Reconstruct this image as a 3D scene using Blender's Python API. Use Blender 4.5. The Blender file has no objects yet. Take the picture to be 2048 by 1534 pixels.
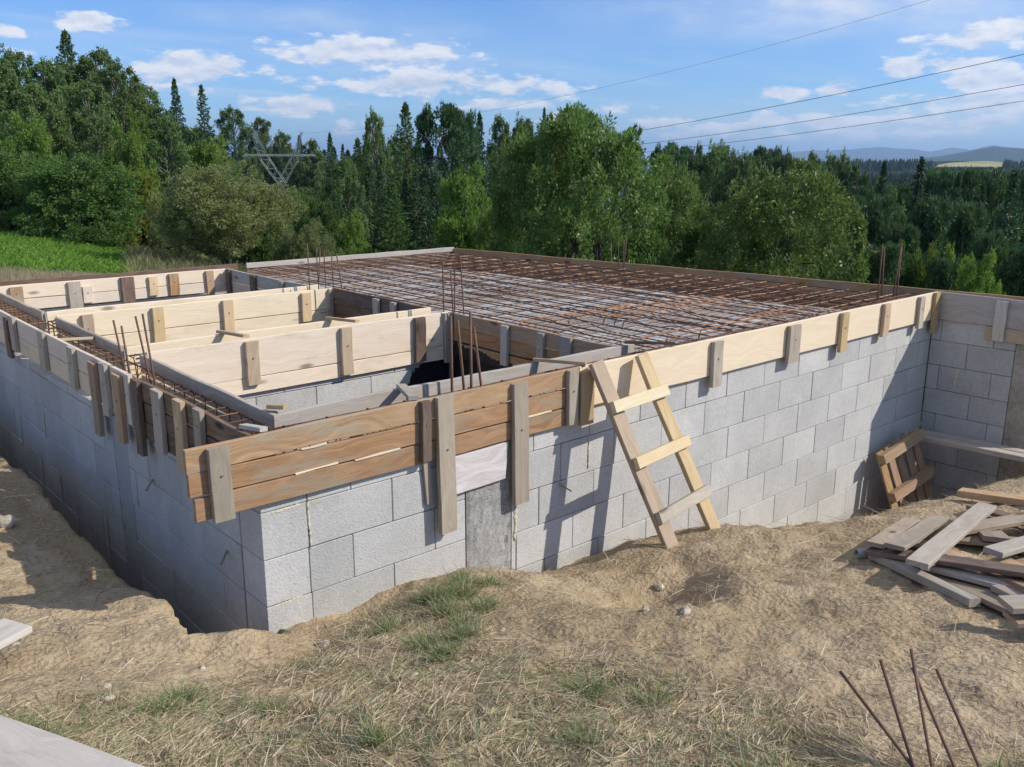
import bpy, math, random
import numpy as np
from mathutils import Vector, Matrix

# ------------------------------------------------------------------ camera, world, sun
sc = bpy.context.scene
COL = sc.collection
F, PITCH, ROLL, YAW = 1799.18, .24553, .002945, .726087
CP = np.array([-1.79376, -3.85807, 1.67901])
fw = np.array([math.sin(YAW)*math.cos(PITCH), math.cos(YAW)*math.cos(PITCH), -math.sin(PITCH)])
r0 = np.array([math.cos(YAW), -math.sin(YAW), 0.]); u0 = np.cross(r0, fw)
cr = r0*math.cos(ROLL)+u0*math.sin(ROLL); cu = -r0*math.sin(ROLL)+u0*math.cos(ROLL)
cam = bpy.data.cameras.new('camera'); camo = bpy.data.objects.new('camera', cam); COL.objects.link(camo)
cam.sensor_width = 36; cam.lens = F/2048*36; cam.clip_start = .05; cam.clip_end = 60000
M = Matrix.Identity(4)
for i in range(3):
    M[i][0] = cr[i]; M[i][1] = cu[i]; M[i][2] = -fw[i]; M[i][3] = CP[i]
camo.matrix_world = M; sc.camera = camo

SUN_TO = Vector((.9, -1., 1.0)).normalized()
sun = bpy.data.lights.new('sun', 'SUN'); suno = bpy.data.objects.new('sun', sun); COL.objects.link(suno)
sun.energy = 4.2; sun.angle = math.radians(.5); sun.color = (1., .94, .86)
suno.rotation_euler = SUN_TO.to_track_quat('Z', 'Y').to_euler(); suno.location = (5, -8, 12)
sc.view_settings.view_transform = 'Standard'; sc.view_settings.look = 'None'
sc.view_settings.exposure = 0.2; sc.view_settings.gamma = 1

def bearing(px, row, d):      # a place at horizontal distance d along the bearing seen at a photo column
    v = fw+cr*(px-1024)/F-cu*(row-767)/F
    v = v/math.hypot(v[0], v[1])
    return CP+v*d

W = bpy.data.worlds.new('World'); sc.world = W; W.use_nodes = True
class NT:                      # little node-tree writer
    def __init__(s, nt): s.t = nt; nt.nodes.clear()
    def n(s, typ, inp=None, **kw):
        x = s.t.nodes.new(typ)
        for k, v in kw.items(): setattr(x, k, v)
        for k, v in (inp or {}).items():
            sock = x.inputs[k]
            if isinstance(v, bpy.types.NodeSocket): s.t.links.new(v, sock)
            else: sock.default_value = v
        return x
    def m(s, op, a, b=0., c=None, clamp=False):
        d = {0: a, 1: b}
        if c is not None: d[2] = c
        return s.n('ShaderNodeMath', d, operation=op, use_clamp=clamp).outputs[0]
    def v(s, op, a, b=(0, 0, 0)): return s.n('ShaderNodeVectorMath', {0: a, 1: b}, operation=op).outputs[0]
    def mix(s, f, a, b, blend='MIX'):
        x = s.n('ShaderNodeMix', data_type='RGBA', blend_type=blend)
        for i, val in ((0, f), (6, a), (7, b)):
            if isinstance(val, bpy.types.NodeSocket): s.t.links.new(val, x.inputs[i])
            else: x.inputs[i].default_value = (tuple(val)+(1,) if i else val)
        return x.outputs[2]
    def ramp(s, f, stops):
        x = s.n('ShaderNodeValToRGB', {0: f}); e = x.color_ramp.elements
        while len(e) < len(stops): e.new(.5)
        for i, (p, c) in enumerate(stops):
            e[i].position = p; e[i].color = (c, c, c, 1) if not isinstance(c, tuple) else tuple(c)+(1,)
        return x.outputs[0]
    def noise(s, vec, scale, detail=4, rough=.55, out=0):
        return s.n('ShaderNodeTexNoise', {'Vector': vec, 'Scale': scale, 'Detail': detail, 'Roughness': rough}).outputs[out]
    def sm(s, x, a, b):
        return s.n('ShaderNodeMapRange', {0: x, 1: a, 2: b, 3: 0., 4: 1.}, interpolation_type='SMOOTHSTEP').outputs[0]

g = NT(W.node_tree)
sky = g.n('ShaderNodeTexSky', sky_type='NISHITA', sun_disc=False, sun_elevation=math.asin(SUN_TO.z),
          sun_rotation=math.atan2(SUN_TO.x, SUN_TO.y), altitude=600, air_density=1.0, dust_density=.35, ozone_density=2.2)
dirv = g.n('ShaderNodeTexCoord').outputs['Generated']
sep = g.n('ShaderNodeSeparateXYZ', {0: dirv})
X, Y, Z = sep.outputs
az = g.m('ARCTAN2', X, Y); el = g.m('ARCSINE', Z)
# real cloud deck: the direction is carried to a flat layer, so clouds foreshorten towards the horizon
zz = g.m('ADD', g.m('MAXIMUM', Z, 0.), .06)
plane = g.n('ShaderNodeCombineXYZ', {0: g.m('DIVIDE', X, zz), 1: g.m('DIVIDE', Y, zz), 2: 0.}).outputs[0]
ae = g.n('ShaderNodeCombineXYZ', {0: az, 1: g.m('MULTIPLY', el, 2.6), 2: .3}).outputs[0]
def azel(px, row):
    v = fw+cr*(px-1024)/F-cu*(row-767)/F
    return math.atan2(v[0], v[1]), math.atan2(v[2], math.hypot(v[0], v[1]))
CLOUDS = [(395, 135, 100, 22, 1.), (590, 210, 95, 18, 1.), (165, 43, 48, 13, 1.), (720, 110, 165, 26, .85), (860, 172, 195, 19, .98), (850, 100, 50, 14, .8),
          (640, 165, 110, 14, .7), (990, 208, 75, 11, .95), (5, 60, 26, 12, .9), (360, 182, 70, 18, .6), (1130, 228, 60, 14, .75), (710, 250, 55, 13, .75), (1000, 125, 24, 8, .7),
          (1565, 187, 42, 12, 1.), (1675, 180, 38, 13, 1.05), (1805, 136, 30, 14, 1.05), (1935, 130, 60, 12, 1.), (1995, 165, 75, 18, 1.), (1800, 190, 60, 9, .8),
          (1900, 208, 180, 18, .78), (1660, 242, 90, 12, 1.), (1540, 240, 28, 11, 1.05), (1450, 255, 65, 10, .9), (1930, 245, 110, 12, .88), (1760, 238, 60, 9, .9),
          (1780, 268, 220, 14, .7), (2030, 62, 40, 20, 1.), (1930, 78, 90, 16, .7), (1390, 272, 55, 10, .8), (1230, 215, 60, 12, .8), (1340, 245, 60, 10, .7), (1600, 275, 120, 9, .66),
          (2300, 150, 150, 40, .8), (-250, 90, 130, 30, .8), (2700, 60, 200, 50, .8), (-700, 150, 200, 40, .8)]
def blobs(dy):
    tot = None
    for px, row, sx, sy, a in CLOUDS:
        A, E = azel(px, row); s1, s2 = sx*1.25/F, sy*1.25/F
        dx = g.m('DIVIDE', g.m('SUBTRACT', az, A), s1); de = g.m('DIVIDE', g.m('SUBTRACT', el, E+dy), s2)
        q = g.m('ADD', g.m('MULTIPLY', dx, dx), g.m('MULTIPLY', de, de))
        e = g.m('MULTIPLY', g.m('EXPONENT', g.m('MULTIPLY', q, -.7)), a)
        tot = e if tot is None else g.m('MAXIMUM', tot, e)
    return tot
B0 = blobs(0.)
def puff(off):
    return g.m('ADD', g.m('MULTIPLY', g.noise(g.v('ADD', ae, off), 34, 7, .60), 1.), g.m('MULTIPLY', g.noise(g.v('ADD', ae, off), 9, 3, .5), .55))
n0 = puff((0, 0, 0)); n1 = puff((.004, .018, 0))
dens = g.m('ADD', B0, g.m('MULTIPLY', g.m('SUBTRACT', n0, .78), 1.9))
mask = g.sm(dens, .42, .80)
shade = g.m('ADD', .60, g.m('MULTIPLY', g.m('SUBTRACT', n0, n1), 2.6), clamp=True)
# high thin cirrus
cn = g.noise(g.n('ShaderNodeMapping', {'Vector': plane, 'Scale': (.35, 1.1, 1), 'Rotation': (0, 0, -.55)}).outputs[0], .9, 6, .6)
cn2 = g.noise(plane, .16, 3, .5)
cirrus = g.m('MULTIPLY', g.sm(cn, .44, .80), g.sm(cn2, .36, .66)); cirrus = g.m('MULTIPLY', cirrus, .55)
ur = None
for px, row, sx, sy, a in [(1700, 10, 330, 45, .75), (1950, 50, 150, 45, .5), (640, 40, 230, 26, .35), (850, 60, 150, 18, .32), (1000, 100, 200, 30, .15), (760, 110, 210, 40, .4), (1700, 255, 400, 40, .42)]:
    A, E = azel(px, row)
    dx = g.m('DIVIDE', g.m('SUBTRACT', az, A), sx/F); de = g.m('DIVIDE', g.m('SUBTRACT', el, E), sy/F)
    e = g.m('MULTIPLY', g.m('EXPONENT', g.m('MULTIPLY', g.m('ADD', g.m('MULTIPLY', dx, dx), g.m('MULTIPLY', de, de)), -.9)), a)
    ur = e if ur is None else g.m('MAXIMUM', ur, e)
thin = g.m('MAXIMUM', cirrus, g.m('MULTIPLY', ur, g.m('ADD', .35, g.m('MULTIPLY', g.sm(g.noise(ae, 12, 6, .6), .3, .75), .9))))
SKYT = (.64, .93, 1.38)
base = g.n('ShaderNodeVectorMath', {0: sky.outputs[0], 1: SKYT}, operation='MULTIPLY').outputs[0]
high = g.m('MULTIPLY', g.sm(el, .30, .55), g.sm(g.noise(plane, 1.1, 5, .6), .40, .60))   # unseen broken cloud added overhead and behind the viewer to whiten fill light
thin = g.m('MAXIMUM', thin, g.m('MULTIPLY', high, .85))
c1 = g.mix(thin, base, (7.4, 7.7, 8.3))
ccol = g.mix(shade, (5.6, 6.1, 7.4), (8.6, 8.6, 8.9))
c2 = g.mix(g.m('MULTIPLY', mask, .88), c1, ccol)
bg = g.n('ShaderNodeBackground', {'Color': c2, 'Strength': .1})
g.n('ShaderNodeOutputWorld', {0: bg.outputs[0]})

# ------------------------------------------------------------------ helpers
rng = np.random.default_rng(7); random.seed(7)
ZT = .412
def tag(o, label=None, cat=None, group=None, kind=None):
    for k, v in (('label', label), ('category', cat), ('group', group), ('kind', kind)):
        if v: o[k] = v
    return o
def empty(name, loc=(0, 0, 0), rz=0, **kw):
    o = bpy.data.objects.new(name, None); COL.objects.link(o); o.empty_display_size = .2
    o.location = loc; o.rotation_euler = (0, 0, rz); return tag(o, **kw)
def adopt(o, parent):
    if parent is not None:
        pm = Matrix.LocRotScale(parent.location, parent.rotation_euler, parent.scale)
        o.parent = parent; o.matrix_parent_inverse = pm.inverted()
    return o
def mk(name, V, Fc, mat, parent=None, smooth=False, mw=None, mi=None, **kw):
    me = bpy.data.meshes.new(name)
    V = np.asarray(V, np.float32)
    if isinstance(Fc, np.ndarray):
        n, k = Fc.shape
        me.vertices.add(len(V)); me.vertices.foreach_set('co', V.ravel())
        me.loops.add(n*k); me.loops.foreach_set('vertex_index', Fc.astype(np.int32).ravel())
        me.polygons.add(n); me.polygons.foreach_set('loop_start', np.arange(n, dtype=np.int32)*k)
        me.update(calc_edges=True)
    else:
        me.from_pydata(V.tolist(), [], Fc)
    for m_ in (mat if isinstance(mat, (list, tuple)) else [mat]): me.materials.append(m_)
    if mi is not None: me.polygons.foreach_set('material_index', np.asarray(mi, np.int32))
    if smooth: me.polygons.foreach_set('use_smooth', np.ones(len(me.polygons), bool))
    o = bpy.data.objects.new(name, me); COL.objects.link(o)
    if mw is not None: o.matrix_world = mw
    adopt(o, parent); return tag(o, **kw)
class MB:
    def __init__(s): s.V = []; s.F = []; s.MI = []
    def add(s, V, Fc, mi=0):
        b = len(s.V); s.V += [tuple(v) for v in V]; s.F += [tuple(b+i for i in f) for f in Fc]; s.MI += [mi]*len(Fc)
    def box(s, lo, hi, ch=0., mi=0):
        x0, y0, z0 = lo; x1, y1, z1 = hi
        if ch <= 0:
            s.add([(x0, y0, z0), (x1, y0, z0), (x1, y1, z0), (x0, y1, z0), (x0, y0, z1), (x1, y0, z1), (x1, y1, z1), (x0, y1, z1)],
                  [(0, 3, 2, 1), (4, 5, 6, 7), (0, 1, 5, 4), (1, 2, 6, 5), (2, 3, 7, 6), (3, 0, 4, 7)], mi); return
        c = ch; V = []; idx = {}
        for i, X_ in enumerate((x0, x1)):
            for j, Y_ in enumerate((y0, y1)):
                for k, Z_ in enumerate((z0, z1)):
                    sx, sy, sz = (c if i == 0 else -c), (c if j == 0 else -c), (c if k == 0 else -c)
                    idx[i, j, k, 0] = len(V); V.append((X_, Y_+sy, Z_+sz))
                    idx[i, j, k, 1] = len(V); V.append((X_+sx, Y_, Z_+sz))
                    idx[i, j, k, 2] = len(V); V.append((X_+sx, Y_+sy, Z_))
        I = idx; Fc = []
        for i in (0, 1):
            q = [I[i, 0, 0, 0], I[i, 1, 0, 0], I[i, 1, 1, 0], I[i, 0, 1, 0]]; Fc.append(q if i else q[::-1])
            q = [I[0, i, 0, 1], I[1, i, 0, 1], I[1, i, 1, 1], I[0, i, 1, 1]]; Fc.append(q[::-1] if i else q)
            q = [I[0, 0, i, 2], I[1, 0, i, 2], I[1, 1, i, 2], I[0, 1, i, 2]]; Fc.append(q if i else q[::-1])
        for a in (0, 1):
            for b in (0, 1):
                q = [I[a, b, 0, 0], I[a, b, 0, 1], I[a, b, 1, 1], I[a, b, 1, 0]]; Fc.append(q if a == b else q[::-1])
                q = [I[a, 0, b, 0], I[a, 0, b, 2], I[a, 1, b, 2], I[a, 1, b, 0]]; Fc.append(q[::-1] if a == b else q)
                q = [I[0, a, b, 1], I[0, a, b, 2], I[1, a, b, 2], I[1, a, b, 1]]; Fc.append(q if a == b else q[::-1])
        for i in (0, 1):
            for j in (0, 1):
                for k in (0, 1):
                    q = [I[i, j, k, 0], I[i, j, k, 1], I[i, j, k, 2]]; Fc.append(q if (i+j+k) % 2 else q[::-1])
        s.add(V, Fc, mi)
    def tube(s, P, r, n=6, mi=0, closed=False):
        P = [Vector(p) for p in P]; m_ = len(P); b = len(s.V); R = r if hasattr(r, '__len__') else [r]*m_
        prev = None
        for i, p in enumerate(P):
            if closed: t = P[(i+1) % m_]-P[i-1]
            else: t = P[min(i+1, m_-1)]-P[max(i-1, 0)]
            t.normalize()
            a = prev if prev is not None else (Vector((0, 0, 1)) if abs(t.z) < .9 else Vector((1, 0, 0)))
            u = (a-t*a.dot(t)); u.normalize(); w = t.cross(u); prev = u
            for k in range(n):
                q = p+(u*math.cos(2*math.pi*k/n)+w*math.sin(2*math.pi*k/n))*R[i]; s.V.append(tuple(q))
        for i in range(m_ if closed else m_-1):
            for k in range(n):
                j = (i+1) % m_
                s.F.append((b+i*n+k, b+i*n+(k+1) % n, b+j*n+(k+1) % n, b+j*n+k)); s.MI.append(mi)
        if not closed:
            s.F.append(tuple(b+k for k in range(n))[::-1]); s.F.append(tuple(b+(m_-1)*n+k for k in range(n))); s.MI += [mi, mi]
    def build(s, name, mat, parent=None, smooth=False, **kw):
        return mk(name, s.V, s.F, mat, parent, smooth, mi=s.MI, **kw)

def plank(name, p0, p1, w, t, nrm, mat, parent=None, warp=.0015, seg=None, taper=0., bend=0., twist=0., skew=0., **kw):
    """one sawn board from p0 to p1 (centre line), width w, thickness t, nrm = direction of its broad face"""
    p0, p1, nrm = Vector(p0), Vector(p1), Vector(nrm)
    L = (p1-p0).length; x = (p1-p0)/L; y = nrm.cross(x).normalized(); z = x.cross(y)
    seg = seg or max(2, int(L/.22)); c = min(.003, t*.12)
    prof = [(-w/2+c, -t/2), (w/2-c, -t/2), (w/2, -t/2+c), (w/2, t/2-c), (w/2-c, t/2), (-w/2+c, t/2), (-w/2, t/2-c), (-w/2, -t/2+c)]
    V = []; ph = random.random()*9
    for i in range(seg+1):
        s_ = i/seg; X_ = -L/2+L*s_
        oy = warp*math.sin(ph+s_*7+2*math.sin(s_*5)); oz = warp*.7*math.cos(ph*2+s_*6)+bend*4*s_*(1-s_)
        e0 = warp*(random.random()-.5)*1.6; e1 = warp*(random.random()-.5)*1.6
        sc_ = 1-taper*s_; a = twist*s_
        for (py, pz) in prof:
            yy = py*sc_+oy+(e0 if py > 0 else e1); zz_ = pz+oz
            xs = X_+(skew*py if i in (0, seg) else 0)
            V.append((xs, yy*math.cos(a)-zz_*math.sin(a), yy*math.sin(a)+zz_*math.cos(a)))
    Fc = []
    for i in range(seg):
        for k in range(8):
            Fc.append((i*8+k, (i+1)*8+k, (i+1)*8+(k+1) % 8, i*8+(k+1) % 8))
    Fc.append(tuple(range(8))); Fc.append(tuple(seg*8+k for k in range(8))[::-1])
    Fc = [f[::-1] for f in Fc]
    c_ = (p0+p1)/2
    mw = Matrix(((x.x, y.x, z.x, c_.x), (x.y, y.y, z.y, c_.y), (x.z, y.z, z.z, c_.z), (0, 0, 0, 1)))
    return mk(name, V, Fc, mat, parent, mw=mw, **kw)

# ------------------------------------------------------------------ materials
def mat(name):
    m_ = bpy.data.materials.new(name); m_.use_nodes = True; return m_, NT(m_.node_tree)
def finish(g, col, rough=.8, bump=None, bs=.3, bd=.01, spec=.3, metal=0.):
    d = {'Base Color': col, 'Roughness': rough, 'Specular IOR Level': spec, 'Metallic': metal}
    if bump is not None: d['Normal'] = g.n('ShaderNodeBump', {'Height': bump, 'Strength': bs, 'Distance': bd}).outputs[0]
    p = g.n('ShaderNodeBsdfPrincipled', d); g.n('ShaderNodeOutputMaterial', {0: p.outputs[0]})
def wood(name, light, dark, stain=None, amt=.5, var=.25, knots=.6, coarse=1., stain_lo=.5, stain_hi=.75):
    m_, g = mat(name)
    oc = g.n('ShaderNodeTexCoord').outputs['Object']; rnd = g.n('ShaderNodeObjectInfo').outputs['Random']
    off = g.n('ShaderNodeCombineXYZ', {0: g.m('MULTIPLY', rnd, 91.), 1: g.m('MULTIPLY', rnd, 37.), 2: g.m('MULTIPLY', rnd, 53.)}).outputs[0]
    p = g.v('ADD', oc, off)
    # knots bend the grain
    kp = g.v('MULTIPLY', p, (2.6, 8., 8.)); vor = g.n('ShaderNodeTexVoronoi', {'Vector': kp, 'Scale': 1.}, feature='F1')
    kd = vor.outputs['Distance']; kk = g.m('MULTIPLY', g.sm(kd, .22, .06), g.m('GREATER_THAN', g.n('ShaderNodeSeparateColor', {0: vor.outputs['Color']}).outputs[0], 1-.42*knots))
    warp = g.noise(g.v('MULTIPLY', p, (1.5, 4, 4)), 1.6, 3)
    q = g.v('ADD', g.v('MULTIPLY', p, (1.1, 22*coarse, 22*coarse)), g.n('ShaderNodeCombineXYZ', {0: 0., 1: g.m('ADD', g.m('MULTIPLY', warp, 2.6), g.m('MULTIPLY', kd, 3.)), 2: 0.}).outputs[0])
    grain = g.noise(q, 1.4, 5, .6)
    fine = g.noise(g.v('MULTIPLY', p, (6, 240, 240)), 1., 3, .6)
    f = g.m('ADD', g.m('MULTIPLY', grain, .75), g.m('MULTIPLY', fine, .25))
    c = g.mix(g.sm(f, .30, .72), dark, light)
    if stain:
        blot = g.noise(g.v('MULTIPLY', p, (1.3, 4, 4)), 2.3, 6, .65)
        c = g.mix(g.m('MULTIPLY', g.sm(blot, stain_lo, stain_hi), amt), c, stain)
    c = g.mix(kk, c, tuple(x*.42 for x in dark))
    hv = g.n('ShaderNodeHueSaturation', {'Hue': g.m('ADD', .5, g.m('MULTIPLY', g.m('SUBTRACT', rnd, .5), .02)), 'Saturation': g.m('ADD', .88, g.m('MULTIPLY', g.m('FRACT', g.m('MULTIPLY', rnd, 17.)), .28)),
              'Value': g.m('ADD', 1-var/2, g.m('MULTIPLY', g.m('FRACT', g.m('MULTIPLY', rnd, 7.)), var)), 'Color': c}).outputs[0]
    h = g.m('ADD', f, g.m('MULTIPLY', fine, .6))
    finish(g, hv, .78, h, .55, .004, .25)
    return m_
PALE = wood('new_pine', (.75, .63, .48), (.67, .54, .39), (.44, .37, .26), .75, .18, .75, stain_lo=.52, stain_hi=.74)
CREAM = wood('fresh_board', (.77, .65, .50), (.70, .58, .43), (.50, .46, .35), .5, .12, .5, stain_lo=.56, stain_hi=.8)
BROWN = wood('old_brown_board', (.44, .27, .155), (.26, .15, .08), (.31, .26, .19), .85, .30, .9, stain_lo=.46, stain_hi=.66)
YELLR = wood('rung_pine', (.66, .55, .36), (.57, .46, .28), None, 0, .05, .5)
LADW = wood('ladder_board', (.46, .365, .285), (.35, .265, .20), (.34, .27, .2), .4, .08, .5)
OLDG = wood('old_grey_brown_board', (.35, .295, .23), (.25, .20, .155), (.17, .14, .11), .5, .3, .5)
OLDL = wood('old_light_grey_board', (.44, .39, .325), (.34, .295, .24), (.24, .20, .16), .5, .2, .5)
PALW = wood('pallet_wood', (.37, .255, .155), (.26, .165, .09), None, 0, .3, .5)
GREY = wood('weathered_grey_board', (.44, .385, .31), (.32, .27, .21), (.22, .19, .15), .5, .35, .4)
DARK = wood('dark_old_board', (.235, .165, .12), (.11, .075, .055), (.30, .25, .2), .4, .35, .5)
TAN = wood('tan_board', (.52, .40, .26), (.40, .28, .17), (.28, .22, .16), .4, .25, .7)
YELL = wood('yellow_pine', (.66, .52, .33), (.55, .41, .24), None, 0, .15, .3)
SILV = wood('silver_board', (.53, .48, .42), (.42, .37, .31), (.28, .235, .19), .55, .30, .5)
WHITISH = wood('limewashed_board', (.66, .62, .59), (.45, .41, .39), (.78, .76, .72), .6, .05, .6)

def concrete(name, a, b, speck=.5, isl=.14, bs=.5, dark=(.10, .09, .08)):
    m_, g = mat(name)
    p = g.n('ShaderNodeTexCoord').outputs['Object']; ri = g.n('ShaderNodeNewGeometry').outputs['Random Per Island']
    big = g.noise(p, 2.2, 5, .6); mid = g.noise(p, 26, 4, .65); sp = g.n('ShaderNodeTexVoronoi', {'Vector': p, 'Scale': 95.}).outputs['Distance']
    pit = g.noise(p, 75, 3, .75)
    c = g.mix(g.sm(g.m('ADD', g.m('MULTIPLY', big, .6), g.m('MULTIPLY', mid, .4)), .36, .64), a, b)
    c = g.mix(g.m('MULTIPLY', g.sm(pit, .55, .70), speck), c, dark)
    c = g.mix(g.m('MULTIPLY', g.sm(g.noise(p, 48, 3, .7), .56, .70), speck*.5), c, tuple(min(1, x*1.3) for x in b))
    c = g.mix(g.m('MULTIPLY', g.sm(g.noise(p, 5.3, 5, .7), .54, .76), .5), c, (.37, .33, .25))
    c = g.mix(g.m('MULTIPLY', g.sm(g.noise(p, 1.7, 4, .6), .52, .72), .35), c, tuple(x*1.22 for x in b))
    v = g.m('ADD', 1-isl, g.m('MULTIPLY', ri, 2*isl))
    c = g.n('ShaderNodeHueSaturation', {'Value': v, 'Color': c}).outputs[0]
    h = g.m('ADD', g.m('MULTIPLY', pit, 1.), g.m('MULTIPLY', sp, .5))
    finish(g, c, .93, h, bs, .004, .15); return m_
BLOCK = concrete('concrete_block', (.425, .42, .395), (.51, .50, .475), .6, .10, .6, (.24, .235, .22))
MORTAR = concrete('mortar', (.15, .145, .14), (.24, .23, .22), .3, .0)
CAST = concrete('cast_concrete', (.24, .235, .22), (.39, .38, .355), .8, .0, 1.)
CASTB = concrete('stained_cast_concrete', (.27, .235, .19), (.40, .36, .30), .6, .0, .8)
CASTS = concrete('smooth_cast_concrete', (.36, .355, .34), (.43, .42, .40), .4, .0, .3)
SMEAR = concrete('yellow_mortar', (.56, .50, .36), (.64, .59, .46), .15, .0)
def simple(name, a, b, scale, rough=.8, bs=.4, bd=.005, spec=.3, metal=0., lo=.35, hi=.65):
    m_, g = mat(name); p = g.n('ShaderNodeTexCoord').outputs['Object']
    n = g.noise(p, scale, 5, .6); c = g.mix(g.sm(n, lo, hi), a, b)
    rnd = g.n('ShaderNodeObjectInfo').outputs['Random']
    c = g.n('ShaderNodeHueSaturation', {'Value': g.m('ADD', .8, g.m('MULTIPLY', rnd, .4)), 'Color': c}).outputs[0]
    finish(g, c, rough, g.noise(p, scale*3, 3), bs, bd, spec, metal); return m_
RUST = simple('rusty_steel', (.17, .085, .05), (.095, .06, .048), 14, .75, .6, .002)
RUSTL = simple('sunlit_rust', (.40, .27, .18), (.26, .16, .10), 14, .8, .6, .002)  # paler rust: sunlight on the crosswise deck bars put into the colour
RUSTO = simple('orange_rust', (.33, .155, .07), (.19, .09, .05), 14, .8, .6, .002)
TAR = simple('bitumen_coat', (.006, .006, .009), (.016, .015, .02), 30, .55, .6, .004, .35)
STEEL = simple('galvanised_steel', (.30, .33, .33), (.22, .25, .25), 3, .7, .1, .002, .3, 0.)
WIRE = simple('conductor_wire', (.07, .075, .085), (.09, .095, .1), 3, .6, .1)
TINM = simple('grey_plastic', (.28, .29, .30), (.38, .39, .40), 8, .45, .2)
STONE = simple('stone', (.34, .29, .23), (.48, .42, .34), 12, .9, .8, .01)
NAIL = simple('nail_steel', (.35, .33, .30), (.5, .48, .45), 30, .35, .1, .001, .5, .9)

# ------------------------------------------------------------------ terrain
CT = [(-1.8, -3.9, .06), (-3.5, -4, .15), (0, -4, .0), (2, -4, -.1), (4.5, -4, -.3), (8, -4, -.7), (-1.8, -6, .2), (4, -7, -.1), (10, -7, -.8), (-5, -7, .3),
      (-1.3, -1.1, -.12), (-.3, -2.2, -.08), (.6, -3.0, -.10), (1.6, -2.9, -.26), (-2.6, -1.5, -.05), (-3.5, 1, -.15), (-4, 5, -.1),
      (-.9, .8, -.43), (-.45, .2, -.47), (-.45, 2, -.47), (-.4, 4, -.5), (-1.1, 3, -.33), (-1.6, 1.2, -.30), (-.3, -.4, -.50), (-1., -.3, -.36), (-.45, 6, -.45),
      (.41, -.1, -.66), (.93, -.15, -.59), (1.05, 0, -.65), (1.49, -.1, -.77), (2., -.1, -.89), (2.4, -.3, -.75), (2.78, -.42, -.71), (3.27, -.55, -.79),
      (0.02, -.08, -.62), (.5, -.6, -.47), (1.2, -.6, -.50), (1.9, -.7, -.66), (2.46, -.6, -.70), (2.9, -.6, -.70),
      (3.91, -.8, -.90), (4.33, -1., -.86), (4.49, -1.15, -.79), (5.12, -1.25, -.84), (5.57, -1.3, -.88), (6.4, -1.35, -.97), (7.4, -1.1, -1.2), (7.7, -1.6, -1.1),
      (2.6, 0, -.95), (3.4, 0, -1.06), (4.1, -.05, -1.32), (5.4, -.1, -1.75), (6.5, -.2, -1.95), (7.1, -.3, -1.95), (6.9, -.8, -1.5), (5.3, -.75, -1.35),
      (2., -1.5, -.44), (3.1, -1.6, -.57), (3., -2.3, -.48), (4.3, -1.8, -.66), (5.5, -2.2, -.75), (1.3, -1.3, -.40), (.6, -1.5, -.26), (2.35, -1.15, -.64), (7, -2.5, -.9),
      (0, 8, -.25), (3, 8, -.5), (7, 8, -1.6), (9, 5, -2.), (9, 0, -1.9), (11, -2, -1.8), (9.5, 9, -2.6), (-2.5, 8, -.1)]
FT = [(-700, 16, .2), (0, 14, -.38), (150, 14, -.40), (0, 17, -.34), (150, 17, -.40), (300, 17, -.62), (450, 20, -.95), (0, 24, -.40), (0, 30, -.50), (120, 27, -.60), (200, 24, -.70), (260, 21, -.70), (-350, 30, -.3), (0, 37, -1.6), (200, 32, -1.7), (350, 30, -1.7),
      (600, 22, -1.6), (800, 22, -2.6), (1000, 20, -3.), (1300, 20, -3.4), (1600, 20, -3.6), (2048, 20, -4.), (2600, 20, -3.5),
      (-900, 50, 1.), (0, 50, -1.5), (250, 50, -1.8), (450, 50, -3.), (700, 45, -5.), (1000, 45, -6.5), (1400, 45, -8), (2048, 45, -11), (2800, 45, -10),
      (-900, 110, 8.), (0, 110, 2.), (400, 110, -3.), (700, 110, -9), (1200, 110, -14), (2048, 110, -20), (2900, 110, -18),
      (-900, 260, 14), (0, 260, 6), (500, 260, -8), (1200, 260, -22), (2048, 260, -34), (2900, 260, -34),
      (-900, 700, 20), (300, 700, 0), (1100, 700, -35), (2048, 700, -60), (2900, 700, -60)]
ctl = [(x, y, z) for x, y, z in CT]
for px, d, z in FT:
    q = bearing(px, 315, d); ctl.append((q[0], q[1], z))
for a in range(0, 360, 30):     # all round, behind the camera too
    for d in (14, 60, 400):
        x_, y_ = CP[0]+d*math.sin(math.radians(a)), CP[1]+d*math.cos(math.radians(a))
        if min((x_-c[0])**2+(y_-c[1])**2 for c in ctl) > (d*.45)**2: ctl.append((x_, y_, .1 if d < 20 else 1.+d*.01))
ctl = np.array(ctl)
def warpxy(x, y):               # compress distance so one smooth surface can serve metres and kilometres
    dx, dy = x-2., y-1.; r = np.hypot(dx, dy)+1e-9; s = np.where(r < 8, r, 8+9*np.log(np.maximum(r, 8)/8))
    return dx/r*s, dy/r*s
cxw, cyw = warpxy(ctl[:, 0], ctl[:, 1])
def kern(r): return np.where(r < 1e-9, 0, r*r*np.log(np.maximum(r, 1e-9)))
n_ = len(ctl); Kt = kern(np.hypot(cxw[:, None]-cxw, cyw[:, None]-cyw))+np.eye(n_)*.02
Pm = np.stack([np.ones(n_), cxw, cyw], 1)
A_ = np.block([[Kt, Pm], [Pm.T, np.zeros((3, 3))]]); sol = np.linalg.solve(A_, np.concatenate([ctl[:, 2], np.zeros(3)]))
_t = [np.random.default_rng(s).random((64, 64)) for s in range(4)]
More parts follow.
